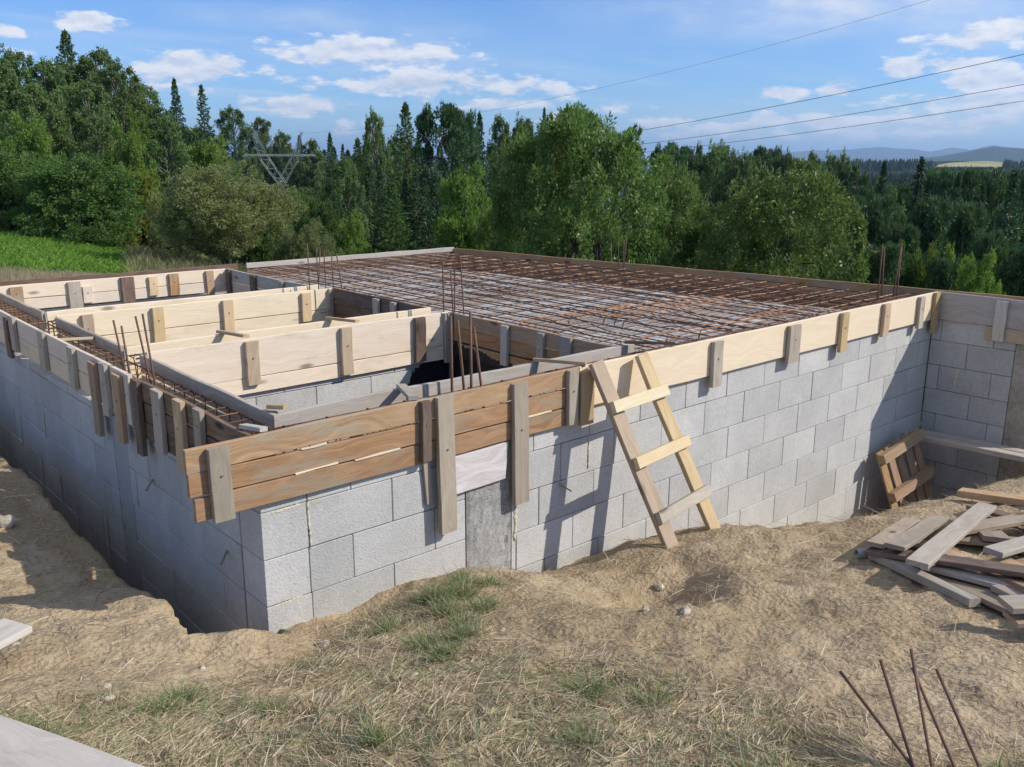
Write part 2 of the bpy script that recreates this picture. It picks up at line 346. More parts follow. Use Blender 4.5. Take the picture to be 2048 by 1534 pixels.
def vn(x, y, s, k=0):
    X_ = x*s+100.3*k; Y_ = y*s+37.7*k; i = np.floor(X_).astype(int); j = np.floor(Y_).astype(int); fx = X_-i; fy = Y_-j
    fx = fx*fx*(3-2*fx); fy = fy*fy*(3-2*fy); T = _t[k % 4]
    a = T[i % 64, j % 64]; b = T[(i+1) % 64, j % 64]; c = T[i % 64, (j+1) % 64]; d = T[(i+1) % 64, (j+1) % 64]
    return (a*(1-fx)+b*fx)*(1-fy)+(c*(1-fx)+d*fx)*fy-.5
def sstep(a, b, x): t = np.clip((x-a)/(b-a), 0, 1); return t*t*(3-2*t)
def H(x, y, pits=True):
    x = np.asarray(x, float); y = np.asarray(y, float); sh = x.shape; x = x.ravel(); y = y.ravel(); z = np.zeros(len(x))
    for a in range(0, len(x), 20000):
        wx, wy = warpxy(x[a:a+20000], y[a:a+20000])
        z[a:a+20000] = kern(np.hypot(wx[:, None]-cxw, wy[:, None]-cyw))@sol[:n_]+sol[n_]+sol[n_+1]*wx+sol[n_+2]*wy
    r = np.hypot(x-2, y-1); near = np.clip(1.2-r/14, 0, 1)
    z += near*(.07*vn(x, y, 1.7, 1)+.045*vn(x, y, 4.1, 2)+.030*vn(x, y, 11, 3)+.017*vn(x, y, 23, 0)*(1+vn(x, y, 3, 1)*1.6)) + (1-near)*.25*vn(x, y, .12, 1)*np.clip(r/30, 0, 2)
    for bx, by, ba, br in ((1.62, -1.08, -.19, .36), (1.95, -.95, -.06, .25), (2.25, -1.2, .085, .2), (1.88, -1.48, .08, .2), (1.35, -1.62, .05, .2), (2.45, -.80, .04, .15), (.72, -.50, .05, .22), (.95, -.35, .04, .15), (1.2, -.2, .015, .12), (-.14, -.16, .085, .17), (-.35, -.1, .05, .2), (.5, -.03, -.045, .14)):
        z += ba*np.exp(-((x-bx)**2+(y-by)**2)/(br*br)*(1+.6*vn(x, y, 6, 2)))
    z += near*.018*np.abs(vn(x, y, 7.7, 2))*2*np.clip(vn(x, y, .9, 3)*3+.6, 0, 1)
    if pits:
        xe = -.40+.10*vn(y, y*0, 2.3, 1)+.05*vn(y, y*0, 7, 2)+.045*vn(x, y, 17, 3)
        yb = -.10+.05*vn(x, x*0, 5, 2)
        inl = sstep(0, .07, x-xe)*sstep(0, .06, y-np.where(x < .05, yb, .05))*sstep(7.55, 7.35, x)*sstep(6.75, 6.6, y)
        z = z*(1-inl)+(-2.2+.1*vn(x, y, 2, 1))*inl
    return z.reshape(sh)

def axis(lo, hi, step, far, ratio=1.13):
    c = list(np.arange(lo, hi+1e-6, step)); s = step; v = hi; up = []
    while v < far: s *= ratio; v += s; up.append(v)
    s = step; v = lo; dn = []
    while v > -far: s *= ratio; v -= s; dn.append(v)
    return np.array(dn[::-1]+c+up)
gx = axis(-2.4, 5.0, .028, 26000, 1.1); gy = axis(-3.3, 1.2, .028, 26000, 1.1)
GX, GY = np.meshgrid(gx, gy, indexing='ij'); GZ = H(GX, GY)
R_ = np.hypot(GX, GY); GZ = np.where(R_ > 900, GZ*np.clip(1-(R_-900)/3000, 0, 1)+(-70)*np.clip((R_-900)/3000, 0, 1), GZ)
nx, ny = GX.shape; ii = (np.arange(nx-1)[:, None]*ny+np.arange(ny-1)[None, :]).ravel()
m_, g = mat('ground_soil')
p = g.n('ShaderNodeTexCoord').outputs['Object']; sp = g.n('ShaderNodeSeparateXYZ', {0: p})
big = g.noise(p, .9, 5, .6); mid = g.noise(p, 6, 5, .65); fine = g.noise(p, 60, 4, .7)
soil = g.mix(g.sm(big, .35, .65), (.335, .255, .15), (.455, .355, .23))
soil = g.mix(g.m('MULTIPLY', g.sm(mid, .42, .68), .6), soil, (.25, .19, .125))
soil = g.mix(g.m('MULTIPLY', g.sm(fine, .53, .70), .55), soil, (.21, .155, .10))
soil = g.mix(g.m('MULTIPLY', g.sm(g.noise(p, 23, 4, .6), .54, .7), .45), soil, (.25, .19, .12))
soil = g.mix(g.m('MULTIPLY', g.sm(g.noise(p, 95, 3, .6), .58, .7), .35), soil, (.60, .52, .38))
soil = g.mix(g.m('MULTIPLY', g.sm(g.noise(p, 3.1, 3, .5), .62, .78), .4), soil, (.50, .44, .34))
rr = g.n('ShaderNodeVectorMath', {0: p, 1: (2, 1, 0)}, operation='DISTANCE').outputs['Value']
grassc = g.mix(g.sm(g.noise(p, .35, 4, .6), .35, .65), (.10, .17, .03), (.20, .19, .08))
farc = g.mix(g.sm(g.noise(p, .004, 3, .5), .4, .6), (.03, .06, .02), (.05, .085, .03))
c = g.mix(g.sm(rr, 9, 13), soil, grassc); c = g.mix(g.sm(rr, 35, 60), c, farc)
clod = g.n('ShaderNodeTexVoronoi', {'Vector': p, 'Scale': 38.}).outputs['Distance']
finish(g, c, .95, g.m('ADD', g.m('MULTIPLY', mid, 1.6), g.m('ADD', g.m('MULTIPLY', fine, .7), g.m('MULTIPLY', clod, .6))), .85, .02, .1)
SOIL = m_
mk('ground', np.stack([GX, GY, GZ], -1).reshape(-1, 3), np.stack([ii, ii+ny, ii+ny+1, ii+1], 1), SOIL, smooth=True, kind='structure', label='tan sandy soil around the basement walls')

# ------------------------------------------------------------------ block walls
def blockwall(name, a0, a1, n0, n1, axis_, levels, joints, zb, label, cut=None, extra=None, rot=0, at=(0, 0, 0), ch=.0035, group='concrete block walls of the basement'):
    """levels = z of the bed joints from the top down; joints(row) -> first vertical joint"""
    root = empty(name, (at[0], at[1], zb), rot, label=label, cat='wall', group=group)
    mb = MB(); gp = .0048
    lv = list(levels)
    while lv[-1] > zb: lv.append(lv[-1]-.25)
    for k in range(len(lv)-1):
        zt_, zz_ = lv[k], lv[k+1]
        st = joints(k); js = [a0]+(list(st) if hasattr(st, '__len__') else [j for j in np.arange(st-.5*40, a1, .5) if j > a0+.04 and j < a1-.04])+[a1]
        for b0, b1 in zip(js[:-1], js[1:]):
            for c0, c1 in (cut or [(-99, 99)]):
                e0, e1 = max(b0, c0), min(b1, c1)
                if e1-e0 < .02: continue
                dn = .002*(random.random()-.5)*2; dz = .0015*(random.random()-.5)
                lo = (e0+gp*.5, n0+dn, zz_+gp*.5+dz); hi = (e1-gp*.5, n1+dn, zt_-gp*.5+dz)
                if axis_ == 'y': lo, hi = (lo[1], lo[0], lo[2]), (hi[1], hi[0], hi[2])
                mb.box(tuple(np.array(lo)-(0, 0, zb)), tuple(np.array(hi)-(0, 0, zb)), ch*(.5+random.random()*.6))
    mc = MB()
    for c0, c1 in (cut or [(a0, a1)]):
        e0, e1 = max(a0, c0)+.02, min(a1, c1)-.02
        lo, hi = (e0, n0+.012, lv[-1]-zb), (e1, n1-.012, lv[0]-.02-zb)
        if axis_ == 'y': lo, hi = (lo[1], lo[0], lo[2]), (hi[1], hi[0], hi[2])
        mc.box(lo, hi)
    a = mb.build('block_courses', BLOCK); b = mc.build('mortar_core', MORTAR)
    for o in (a, b): o.parent = root
    return root
def local(root, fn, *a, **k):   # build in world space, then parent
    return fn(*a, parent=root, **k)
L0 = [.055, 0.]
fwl = blockwall('block_wall', 0, 1.272, 0, .24, 'x', L0, lambda k: [[.255, .51, 1.02], [.255, .765], [.25, .51, 1.05], [.255, .765], [.5, 1.0], [.25, .76], [.5, 1.0], [.25, .76], [.5, 1.0], [.25, .76], [.5, 1.0]][k], -2.4, 'sunlit block wall left of the concrete post, at the near corner')
fwr = blockwall('block_wall', 1.63, 7.26, 0, .24, 'x', [.15, -.075], lambda k: [.31, .05, .36, .17, .42, .10, .33, .02, .27, .1, .2][k], -2.4, 'long sunlit block wall behind the ladder, right of the concrete post')
lwl = blockwall('block_wall', .245, 1.85, 0, .24, 'y', L0, lambda k: .25+.25*(k % 2), -2.4, 'near stretch of the shaded left block wall')
lwr = blockwall('block_wall', 2.12, 6.57, 0, .24, 'y', L0, lambda k: .05+.25*(k % 2), -2.4, 'far stretch of the shaded left block wall running out of frame')
c3 = blockwall('block_wall', .245, 2.845, 2.19, 2.43, 'x', [.055, -.04, -.29], lambda k: [.28, .05, .31, .08, .3, .0, .25, .0, .2, .1, .2][k], -2.4, 'block cross wall lit through the nearest opening')
c2 = blockwall('block_wall', .245, 2.845, 4.1, 4.34, 'x', [.055, -.04], lambda k: .1+.25*(k % 2), -2.4, 'block cross wall between the middle and the back opening')
bw = blockwall('block_wall', .245, 6.25, 6.33, 6.57, 'x', [.10, -.10], lambda k: .2+.25*(k % 2), -3.2, 'rear block wall along the dry meadow')
sw = blockwall('block_wall', .245, 6.325, 2.85, 3.09, 'y', [.055, 0.], lambda k: .1+.25*(k % 2), -2.4, 'inner block wall under the edge of the rebar deck')
rw = blockwall('block_wall', -.80, -.005, 7.26, 7.50, 'y', [.14, -.075], lambda k: [.40, .13, .38, .05, .36, .1, .3, .0, .2][k % 9], -2.4, 'shaded return block wall at the right edge of the picture')
ew = blockwall('block_wall', 0, 6.1, -.24, 0, 'y', [.05, -.075], lambda k: .1+.25*(k % 2), -3.6, 'far block wall below the right rim of the deck', rot=math.atan(.173), at=(7.26, .25, 0))
# cast posts
def cast(name, lo, hi, label, axis_='x', rough=.004):
    n1_, n2_ = 7, 56
    a0, a1 = (lo[0], hi[0]) if axis_ == 'x' else (lo[1], hi[1])
    mb = MB(); G = []
    for i in range(n2_+1):
        row = []
        for j in range(n1_*2+1):
            a = a0+(a1-a0)*j/(n1_*2); z = lo[2]+(hi[2]-lo[2])*i/n2_
            d = rough*(random.random()-.5)*2
            if j > n1_*1.6 and random.random() < .35: d -= .012*random.random()
            if j in (0, n1_*2): d = -.004
            d = -d
            row.append((a, lo[1]+d, z) if axis_ == 'x' else (lo[0]+d, a, z))
        G += row
    W_ = n1_*2+1
    fc = [(i*W_+j, i*W_+j+1, (i+1)*W_+j+1, (i+1)*W_+j) for i in range(n2_) for j in range(n1_*2)]
    if axis_ == 'y': fc = [f[::-1] for f in fc]
    mb.add(G, fc)
    l2 = list(lo); l2[1 if axis_ == 'x' else 0] += .02; mb.box(l2, hi)
    return mb.build(name, CASTS if rough < .002 else (CASTB if rough < .0035 else CAST), label=label, cat='post', group='cast concrete posts in the block walls')
cast('concrete_post', (1.276, -.004, -2.4), (1.625, .24, .05), 'rough cast concrete post between sunlit blocks, under the pale board')
cast('concrete_post', (-.001, 1.855, -2.4), (.24, 2.115, .05), 'shaded smooth concrete post in the left wall', 'y', .001)
cast('concrete_post', (7.25, -1.12, -2.4), (7.50, -.805, .13), 'brown stained concrete post at the right edge of the picture', 'y', .003)
# mortar smears, one small lumpy strip each
def smear(p0, p1, w, ax, parent, n=.004):
    p0, p1 = Vector(p0), Vector(p1); mb = MB(); N = 26; t = (p1-p0).normalized()
    nr = Vector((0, -1, 0)) if ax == 'x' else Vector((-1, 0, 0)); s_ = t.cross(nr); V = []
    for i in range(N+1):
        c = p0.lerp(p1, i/N)+s_*(random.random()-.5)*w*.5; ww = w*(.35+random.random()*.8)*(1 if 0 < i < N else .2)
        V += [c-s_*ww, c-s_*ww*.3+nr*n*(.6+random.random()), c+s_*ww*.3+nr*n*(.6+random.random()), c+s_*ww]
    mb.add(V, [(i*4+k, i*4+k+1, i*4+k+5, i*4+k+4) for i in range(N) for k in range(3)])
    mb.build('mortar_smear', SMEAR, parent, smooth=True)
smear((.255, -.003, .0), (.262, -.003, -.25), .008, 'x', fwl); smear((.06, -.001, -.012), (.22, -.001, -.005), .008, 'x', fwl, .002); smear((.08, -.001, -.507), (.20, -.001, -.50), .008, 'x', fwl, .002)
smear((1.665, -.003, -.35), (1.66, -.003, -.62), .014, 'x', fwr); smear((2.30, -.003, -.09), (2.30, -.003, -.30), .006, 'x', fwr); smear((2.62, -.003, .04), (2.62, -.003, -.07), .006, 'x', fwr)
smear((7.257, -.30, -.33), (7.257, -.28, -.56), .012, 'y', rw); smear((-.003, 3.2, -.9), (-.003, 3.2, -1.3), .02, 'y', lwr); smear((-.003, 2.45, -.7), (-.003, 2.5, -1.25), .02, 'y', lwr)
for yy, za, zb_ in ((3.55, -.75, -1.2), (4.05, -.7, -1.05), (2.75, -.95, -1.35), (3.8, -.3, -.52), (4.6, -.5, -.8)): smear((-.003, yy, za), (-.003, yy+.03, zb_), .016, 'y', lwr)
# wooden spacer ends and wires sticking out of the shaded wall
for k, (y_, z_, L_, lab) in enumerate([(1.45, -.22, .16, 'uppermost dark stick poking out of the shaded left wall'), (.42, -.33, .15, 'dark stick poking out of the shaded wall below the brown formwork'), (.62, -.93, .20, 'lowest brown stick poking out near the foot of the shaded wall')]):
    plank('wooden_stick', (0.0, y_, z_), (-.075, y_-L_*.55, z_-.03), .013, .008, (0, .3, 1), OLDG if k < 2 else BROWN, label=lab, cat='stick', group='sticks poking out of the left wall')
plank('wooden_stick', (2.02, .02, -.325), (2.09, -.06, -.39), .016, .008, (0, .3, 1), BROWN, label='short nail-like stick poking from the sunlit wall in the ladder shadow', cat='stick')

# ------------------------------------------------------------------ bitumen
def ragged(name, poly_top, zb, plane, axis_, off, parent, seed):
    r = random.Random(seed); V = []; n = 70
    a0, a1 = poly_top[0][0], poly_top[-1][0]; xs = [p[0] for p in poly_top]; zs = [p[1] for p in poly_top]
    for i in range(n+1):
        a = a0+(a1-a0)*i/n; z = float(np.interp(a, xs, zs)) + r.uniform(-.022, .022)
        for zz_, o_ in ((z, 0), (z-.01, off), (zb, off)):
            V.append((a, plane+(-o_), zz_) if axis_ == 'x' else (plane-o_, a, zz_))
    Fc = [(i*3+k, i*3+k+1, i*3+k+4, i*3+k+3) for i in range(n) for k in (0, 1)]
    if axis_ == 'x': Fc = [f for f in Fc]
    return mk(name, V, Fc, TAR, parent)
ragged('bitumen_coat', [(2.33, -.75), (2.38, -.42), (2.40, -.2), (2.46, -.06), (2.6, .04), (2.84, .045)], -2.2, 2.19, 'x', .004, c3, 1)
ragged('bitumen_coat', [(.25, .045), (2.18, .045)], -2.2, 2.85, 'y', .004, sw, 2)
ragged('bitumen_coat', [(.55, .06), (.9, .09), (1.35, .085), (1.7, .13), (2.0, .15), (2.12, .17)], .048, 2.812, 'y', .003, sw, 3)

# ------------------------------------------------------------------ formwork panels
T = .028
def panel(name, A, N, plane, boards, cleats, label, group=None, ct=.03, cat='formwork'):
    """A = 'x'/'y' running axis, N = +1/-1 outward sign, plane = inner face coordinate of boards"""
    Ax = Vector((1, 0, 0)) if A == 'x' else Vector((0, 1, 0)); Nx = Vector((0, N, 0)) if A == 'x' else Vector((N, 0, 0))
    def P(a, n, z): return Ax*a+Nx*(abs(n))+(Vector((0, plane, 0)) if A == 'x' else Vector((plane, 0, 0)))+Vector((0, 0, z))
    a_m = sum(b[0]+b[1] for b in boards)/(2*len(boards))
    root = empty(name, P(a_m, 0, boards[0][2]), label=label, cat=cat, group=group)
    for b in boards:
        a0, a1, z0, z1, m__ = b[:5]; dn = b[5] if len(b) > 5 else 0
        plank('board', P(a0, T/2+.002+dn+random.random()*.003, (z0+z1)/2), P(a1, T/2+.002+dn+random.random()*.003, (z0+z1)/2), (z1-z0)-(.003 if m__ in (CREAM, PALE) else .006), T, Nx, m__, root, warp=.0022 if m__ in (CREAM, PALE) else .0042)
    for c in cleats:
        a0, a1, z1, z0, m__ = c[:5]; lean = c[5] if len(c) > 5 else 0.; am = (a0+a1)/2
        o = plank('cleat', P(am+lean, T+ct/2+.007, z0), P(am, T+ct/2+.007, z1), abs(a1-a0), ct, Nx, m__, root, warp=.0025, seg=4)
        if abs(a1-a0) > .05:
            nb = MB()
            q = P(am+lean*.4, T+ct+.0075, z0+(z1-z0)*.62); nb.tube([q, q+Nx*.004], .006, 8); nb.build('nail', NAIL, root)
    return root
GF = 'board formwork around the ring beams'
Z1, Z2 = .055, .175
panel('board_formwork', 'x', -1, -.006, [(-.35, 2.16, .293, ZT, BROWN), (-.345, 2.15, .174, .290, BROWN), (-.325, 2.14, .052, .171, BROWN)],
      [(-.255, -.155, .40, .045, GREY), (.925, .985, .41, .07, DARK), (1.03, 1.145, .415, -.385, GREY, .012), (1.585, 1.70, .40, -.355, GREY, .012), (2.04, 2.125, .41, .06, GREY), (2.15, 2.27, .385, .035, TAN)],
      'three brown boards with grey cleats on the near sunlit corner', GF, ct=.032)
panel('board_formwork', 'x', -1, -.006, [(2.165, 7.235, .138, ZT, CREAM)],
      [(3.52, 3.63, .395, .055, GREY), (4.52, 4.68, .39, .085, GREY), (5.33, 5.44, .405, .065, TAN), (6.08, 6.19, .405, .105, TAN), (6.79, 6.885, .40, .095, GREY), (7.12, 7.22, .41, .01, TAN)],
      'long pale board along the top of the front wall right of the ladder', GF, ct=.034)
for x0, x1, z_ in ((.18, .42, .172), (.52, .80, .171), (1.62, 1.92, .171), (.22, .36, .291)):
    plank('wood_splinter', (x0, -.0385, z_), (x1, -.0385, z_+.004), .009, .006, (0, -1, 0), CREAM, warp=.003, label={.18: 'raw pale splinter on the lower seam of the brown boards nearest their left cleat', .52: 'longer raw pale splinter on the lower seam left of the middle cleats', 1.62: 'raw pale splinter between the two right cleats of the brown boards', .22: 'raw pale splinter on the upper seam of the brown boards'}[x0], cat='splinter', group='raw splinters on the brown boards')
plank('pale_board', (1.15, -.022, -.075), (1.56, -.022, -.065), .225, .024, (0, -1, 0), WHITISH, warp=.004, skew=.12, label='short whitish board under the brown formwork covering the post top', cat='board')
plank('wooden_lath', (1.005, -.012, -.20), (.985, -.012, .05), .05, .018, (0, -1, 0), GREY, label='thin grey slat hanging behind the long cleat near the corner', cat='slat')
panel('board_formwork', 'y', -1, -.006, [(-.02, 1.58, .293, ZT, DARK), (-.02, 1.60, .172, .290, DARK), (-.015, 1.55, .055, .169, DARK)],
      [(.47, .56, .43, .20, GREY), (.72, .83, .425, .02, TAN), (1.02, 1.14, .42, .06, GREY), (1.36, 1.46, .42, -.04, DARK), (1.50, 1.56, .43, .12, SILV)],
      'dark brown boards of the shaded left side next to the corner', GF, ct=.03)
panel('board_formwork', 'y', -1, -.006, [(1.62, 6.55, .265, ZT, PALE), (1.61, 6.55, .125, .262, PALE)],
      [(1.68, 1.80, .39, -.04, TAN), (1.92, 2.03, .42, .08, GREY), (2.14, 2.25, .39, -.10, BROWN), (2.58, 2.70, .42, .13, GREY), (3.28, 3.42, .43, .14, GREY), (4.12, 4.24, .43, .15, GREY), (4.32, 4.43, .40, .06, DARK), (5.2, 5.3, .4, .1, GREY)],
      'pale boards of the shaded left side beyond the corner', GF, ct=.03)
panel('board_formwork', 'y', 1, .215, [(.235, 2.12, .285, ZT, GREY), (.235, 2.12, .10, .282, GREY)], [(.30, .37, .40, .1, GREY)], 'grey board inside the left beam beside the nearest opening', GF)
panel('board_formwork', 'y', 1, .215, [(2.50, 4.02, .285, ZT, GREY), (2.50, 4.02, .10, .282, GREY)], [(3.6, 3.7, .4, .1, GREY)], 'grey board inside the left beam beside the middle opening', GF)
panel('board_formwork', 'y', 1, .215, [(4.38, 6.3, .25, ZT, GREY), (4.38, 6.3, .10, .247, GREY)], [(5.6, 5.7, .4, .1, GREY)], 'grey board inside the left beam beside the back opening', GF)
# inner board of front beam: faces the camera across the trough
panel('board_formwork', 'x', 1, .235, [(.225, 3.0, .27, ZT, SILV), (.235, 2.84, .10, .267, SILV)], [(.6, .7, .4, .1, GREY), (1.9, 2., .4, .1, GREY)], 'grey board on the inner side of the front beam', GF)
# cross beam nearest
panel('board_formwork', 'x', -1, 2.185, [(.285, 2.845, .125, ZT, PALE), (.25, 2.845, .005, .122, PALE)], [(.965, 1.065, .395, .075, TAN), (1.755, 1.85, .40, .03, TAN), (2.45, 2.555, .40, .03, DARK), (2.755, 2.84, .405, -.02, GREY)],
      'pale boards of the cross beam facing the nearest opening', GF, ct=.034)
panel('board_formwork', 'x', 1, 2.435, [(.25, 2.845, .15, ZT, CREAM)], [(.8, .9, .4, .1, TAN), (1.9, 2., .4, .1, TAN)], 'pale board on the back of the nearest cross beam', GF)
panel('board_formwork', 'x', -1, 4.095, [(.25, 2.845, .205, ZT, CREAM), (.25, 2.845, .085, .202, PALE)], [(.43, .52, .40, .1, TAN), (1.01, 1.11, .40, .10, YELL), (1.66, 1.76, .40, .095, YELL), (2.46, 2.56, .39, .11, YELL), (2.765, 2.845, .40, .09, GREY)],
      'pale boards of the second cross beam facing the middle opening', GF, ct=.034)
panel('board_formwork', 'x', 1, 4.345, [(.25, 2.845, .15, ZT, PALE)], [(.8, .9, .4, .1, TAN)], 'pale board on the back of the second cross beam', GF)
panel('board_formwork', 'x', -1, 6.325, [(.25, 2.72, .27, ZT, CREAM), (.25, 2.72, .15, .267, CREAM)], [(.41, .53, .395, .22, BROWN), (.96, 1.09, .40, .09, GREY), (1.10, 1.2, .34, .17, PALE), (1.50, 1.64, .405, .10, DARK), (1.80, 1.90, .385, .18, YELL), (2.03, 2.14, .40, .16, BROWN), (2.46, 2.55, .40, .11, TAN)],
      'pale board with seven uneven cleats at the back of the farthest opening', GF)
# slab edge towards the openings (faces -x)
panel('board_formwork', 'y', -1, 2.845, [(.24, 2.15, .29, ZT, BROWN), (.24, 2.15, .17, .287, BROWN), (.24, 2.15, .05, .167, BROWN)], [(1.36, 1.44, .40, .08, SILV), (.95, 1.02, .40, .12, GREY), (.66, .77, .41, .14, GREY)], 'brown boards below the deck edge at the nearest opening', GF)
panel('board_formwork', 'y', -1, 2.845, [(2.47, 4.05, .27, ZT, DARK), (2.47, 4.05, .09, .267, DARK)], [(3.18, 3.27, .40, .1, GREY), (2.9, 2.98, .4, .1, GREY)], 'dark boards below the deck edge at the middle opening', GF)
panel('board_formwork', 'y', -1, 2.745, [(4.38, 6.30, .27, ZT, SILV), (4.38, 6.30, .09, .267, SILV)], [(5.50, 5.62, .40, .1, DARK), (4.86, 4.95, .4, .1, GREY), (6.15, 6.24, .41, .1, DARK)], 'grey boards below the deck edge at the farthest opening', GF)
# outer rims at the back and right
panel('board_formwork', 'x', 1, 6.575, [(-.05, 3.0, .24, ZT+.01, DARK), (-.05, 3.0, -.0, .237, DARK)], [(.5, .6, .4, -.1, DARK), (1.9, 2., .4, -.1, DARK)], 'dark outer rim board at the back left', GF)
panel('board_formwork', 'x', 1, 6.40, [(3.03, 6.2, .375, ZT+.03, SILV), (3.03, 6.2, .19, .372, DARK), (3.03, 6.2, .0, .187, DARK)], [(4, 4.1, .4, -.1, GREY), (5.3, 5.4, .4, -.1, GREY)], 'light grey outer rim board at the back of the deck', GF)
rr_ = empty('board_formwork', (7.3, 3, 0), label='long thin rim board along the far right side of the deck', cat='formwork', group=GF)
def XR(y): return 7.30-.173*y
for (z0, z1, m__) in ((.24, ZT+.012, BROWN), (.03, .237, BROWN)):
    plank('board', (XR(6.42), 6.42, (z0+z1)/2), (XR(-1.15), -1.15, (z0+z1)/2), z1-z0, T, (1, .173, 0), m__, rr_, warp=.004)
for y_ in (5.5, 4.1, 2.7, 1.2, -.3):
    plank('cleat', (XR(y_)+.034, y_, -.1), (XR(y_)+.034, y_, .37), .1, .03, (1, .173, 0), GREY, rr_)
panel('board_formwork', 'y', -1, 7.258, [(-1.15, -.01, .135, ZT, SILV), (-1.15, -.52, .0, .132, TAN, -.0)], [(-.70, -.60, .39, .01, SILV)], 'shaded grey board on top of the return wall at right', GF, ct=.03)
# spacer sticks across the beams
SP = [((.90, -.03, .43), (1.02, .26, .425), GREY, 'small brown spacer stick across the front beam left of the bars'), ((2.04, .25, .43), (2.22, -.04, .425), TAN, 'spacer stick across the front beam beside the ladder top'),
      ((2.90, .24, .43), (3.12, -.03, .435), DARK, 'short dark board end lying on the deck corner behind the ladder'), ((.93, 2.47, .43), (1.0, 2.17, .43), TAN, 'spacer stick across the nearest cross beam, left one'),
      ((1.83, 2.46, .43), (1.93, 2.17, .43), TAN, 'spacer stick across the nearest cross beam, right one'), ((-.02, 3.12, .39), (.21, 3.02, .39), YELL, 'yellow spacer block across the left beam'),
      ((.05, .0, .42), (.0, .12, .42), SILV, 'small pale block at the near corner of the left beam'), ((.24, .33, .43), (.30, .26, .43), TAN, 'small wood block on the end of the left inner board')]
for a, b, m__, lab in SP:
    plank('spacer_stick', a, b, .055, .022, (0.1, .2, 1), m__, warp=.001, label=lab, cat='spacer', group='spacer sticks across the beams')

# ------------------------------------------------------------------ deck
dk = MB(); y_ = .26
while y_ < 6.33:
    w = random.choice((.10, .12, .14, .15)); x = 2.90
    xe_ = XR(y_)-.95
    while x < xe_:
        L_ = min(random.uniform(1., 2.6), xe_-x)
        dz = random.uniform(-.002, .002)
        dk.box((x+.002, y_+.002, .250+dz), (x+L_-.002, min(y_+w, 6.39)-.002, .272+dz), .002); x += L_
    y_ += w
m_, g = mat('deck_boards'); p = g.n('ShaderNodeTexCoord').outputs['Object']; ri = g.n('ShaderNodeNewGeometry').outputs['Random Per Island']
gr = g.noise(g.v('ADD', g.v('MULTIPLY', p, (2, 40, 1)), g.n('ShaderNodeCombineXYZ', {0: g.m('MULTIPLY', ri, 50.), 1: 0., 2: 0.}).outputs[0]), 1.3, 5, .6)
c = g.mix(gr, (.33, .275, .235), (.45, .40, .355)); c = g.mix(g.m('MULTIPLY', g.m('GREATER_THAN', ri, .66), .75), c, (.39, .405, .405)); c = g.mix(g.m('MULTIPLY', g.sm(g.noise(p, .8, 3), .5, .62), .45), c, (.38, .40, .41))
finish(g, g.n('ShaderNodeHueSaturation', {'Value': g.m('ADD', .75, g.m('MULTIPLY', ri, .5)), 'Color': c}).outputs[0], .8, gr, .4, .003)
deck = dk.build('slab_deck', m_, label='grey board deck of the floor slab under the rebar mesh', cat='deck')
tr = MB()
tr.add([(XR(0)-1.0, .25, .02), (XR(0)-.02, .25, .02), (XR(6.4)-.02, 6.4, .02), (XR(6.4)-1.0, 6.4, .02)], [(0, 1, 2, 3)])
tr.add([(XR(0)-.945, .25, .02), (XR(6.4)-.945, 6.4, .02), (XR(6.4)-.945, 6.4, .25), (XR(0)-.945, .25, .25)], [(0, 1, 2, 3)])
tr.add([(XR(0)-.975, .25, .02), (XR(6.4)-.975, 6.4, .02), (XR(6.4)-.975, 6.4, .25), (XR(0)-.975, .25, .25)], [(3, 2, 1, 0)])
tr.build('beam_trough_lining', OLDG, deck)

# ------------------------------------------------------------------ reinforcing steel
def bar(P_, r, parent, name='bar', m__=None, **kw):
    mb = MB(); mb.tube(P_, r, 6); return mb.build(name, m__ or RUST, parent, smooth=True, **kw)
root = empty('rebar_mesh', (4.5, 3, .3), label='dense rusty rebar mesh laid over the whole deck', cat='rebar mesh')
def wob(a, b, n, s, zs=.004):
    a, b = Vector(a), Vector(b); out = []
    for i in range(n+1):
        q = a.lerp(b, i/n); q.x += random.uniform(-s, s); q.y += random.uniform(-s, s); q.z += random.uniform(-zs, zs); out.append(q)
    return out
x = 3.0; k = 0
while x < 6.9:
    ye = min(6.3, (7.30-x-.15)/.173); z = .368 if k % 2 else .380
    y0 = .12+random.random()*.1
    P_ = wob((x, y0, z), (x, ye, z), 14, .006)
    if random.random() < .5:   # cranked bar
        t = random.uniform(.1, .2); i = 1+int(t*14); P_ = [q+Vector((0, 0, -.065 if j < i else 0)) for j, q in enumerate(P_)]
    bar(P_, .005, root, m__=RUST if random.random() < .85 else RUSTO); x += .128+random.uniform(-.01, .01); k += 1
y_ = .2; k = 0
while y_ < 6.35:
    xe_ = XR(y_)-.1; z = .345 if k % 2 else .357
    bar(wob((2.86, y_+random.uniform(-.02, .02), z), (xe_-random.random()*.12, y_, z+.012), 12, .006), .0045, root, m__=RUSTL if k % 3 else RUST); y_ += .148+random.uniform(-.015, .015); k += 1
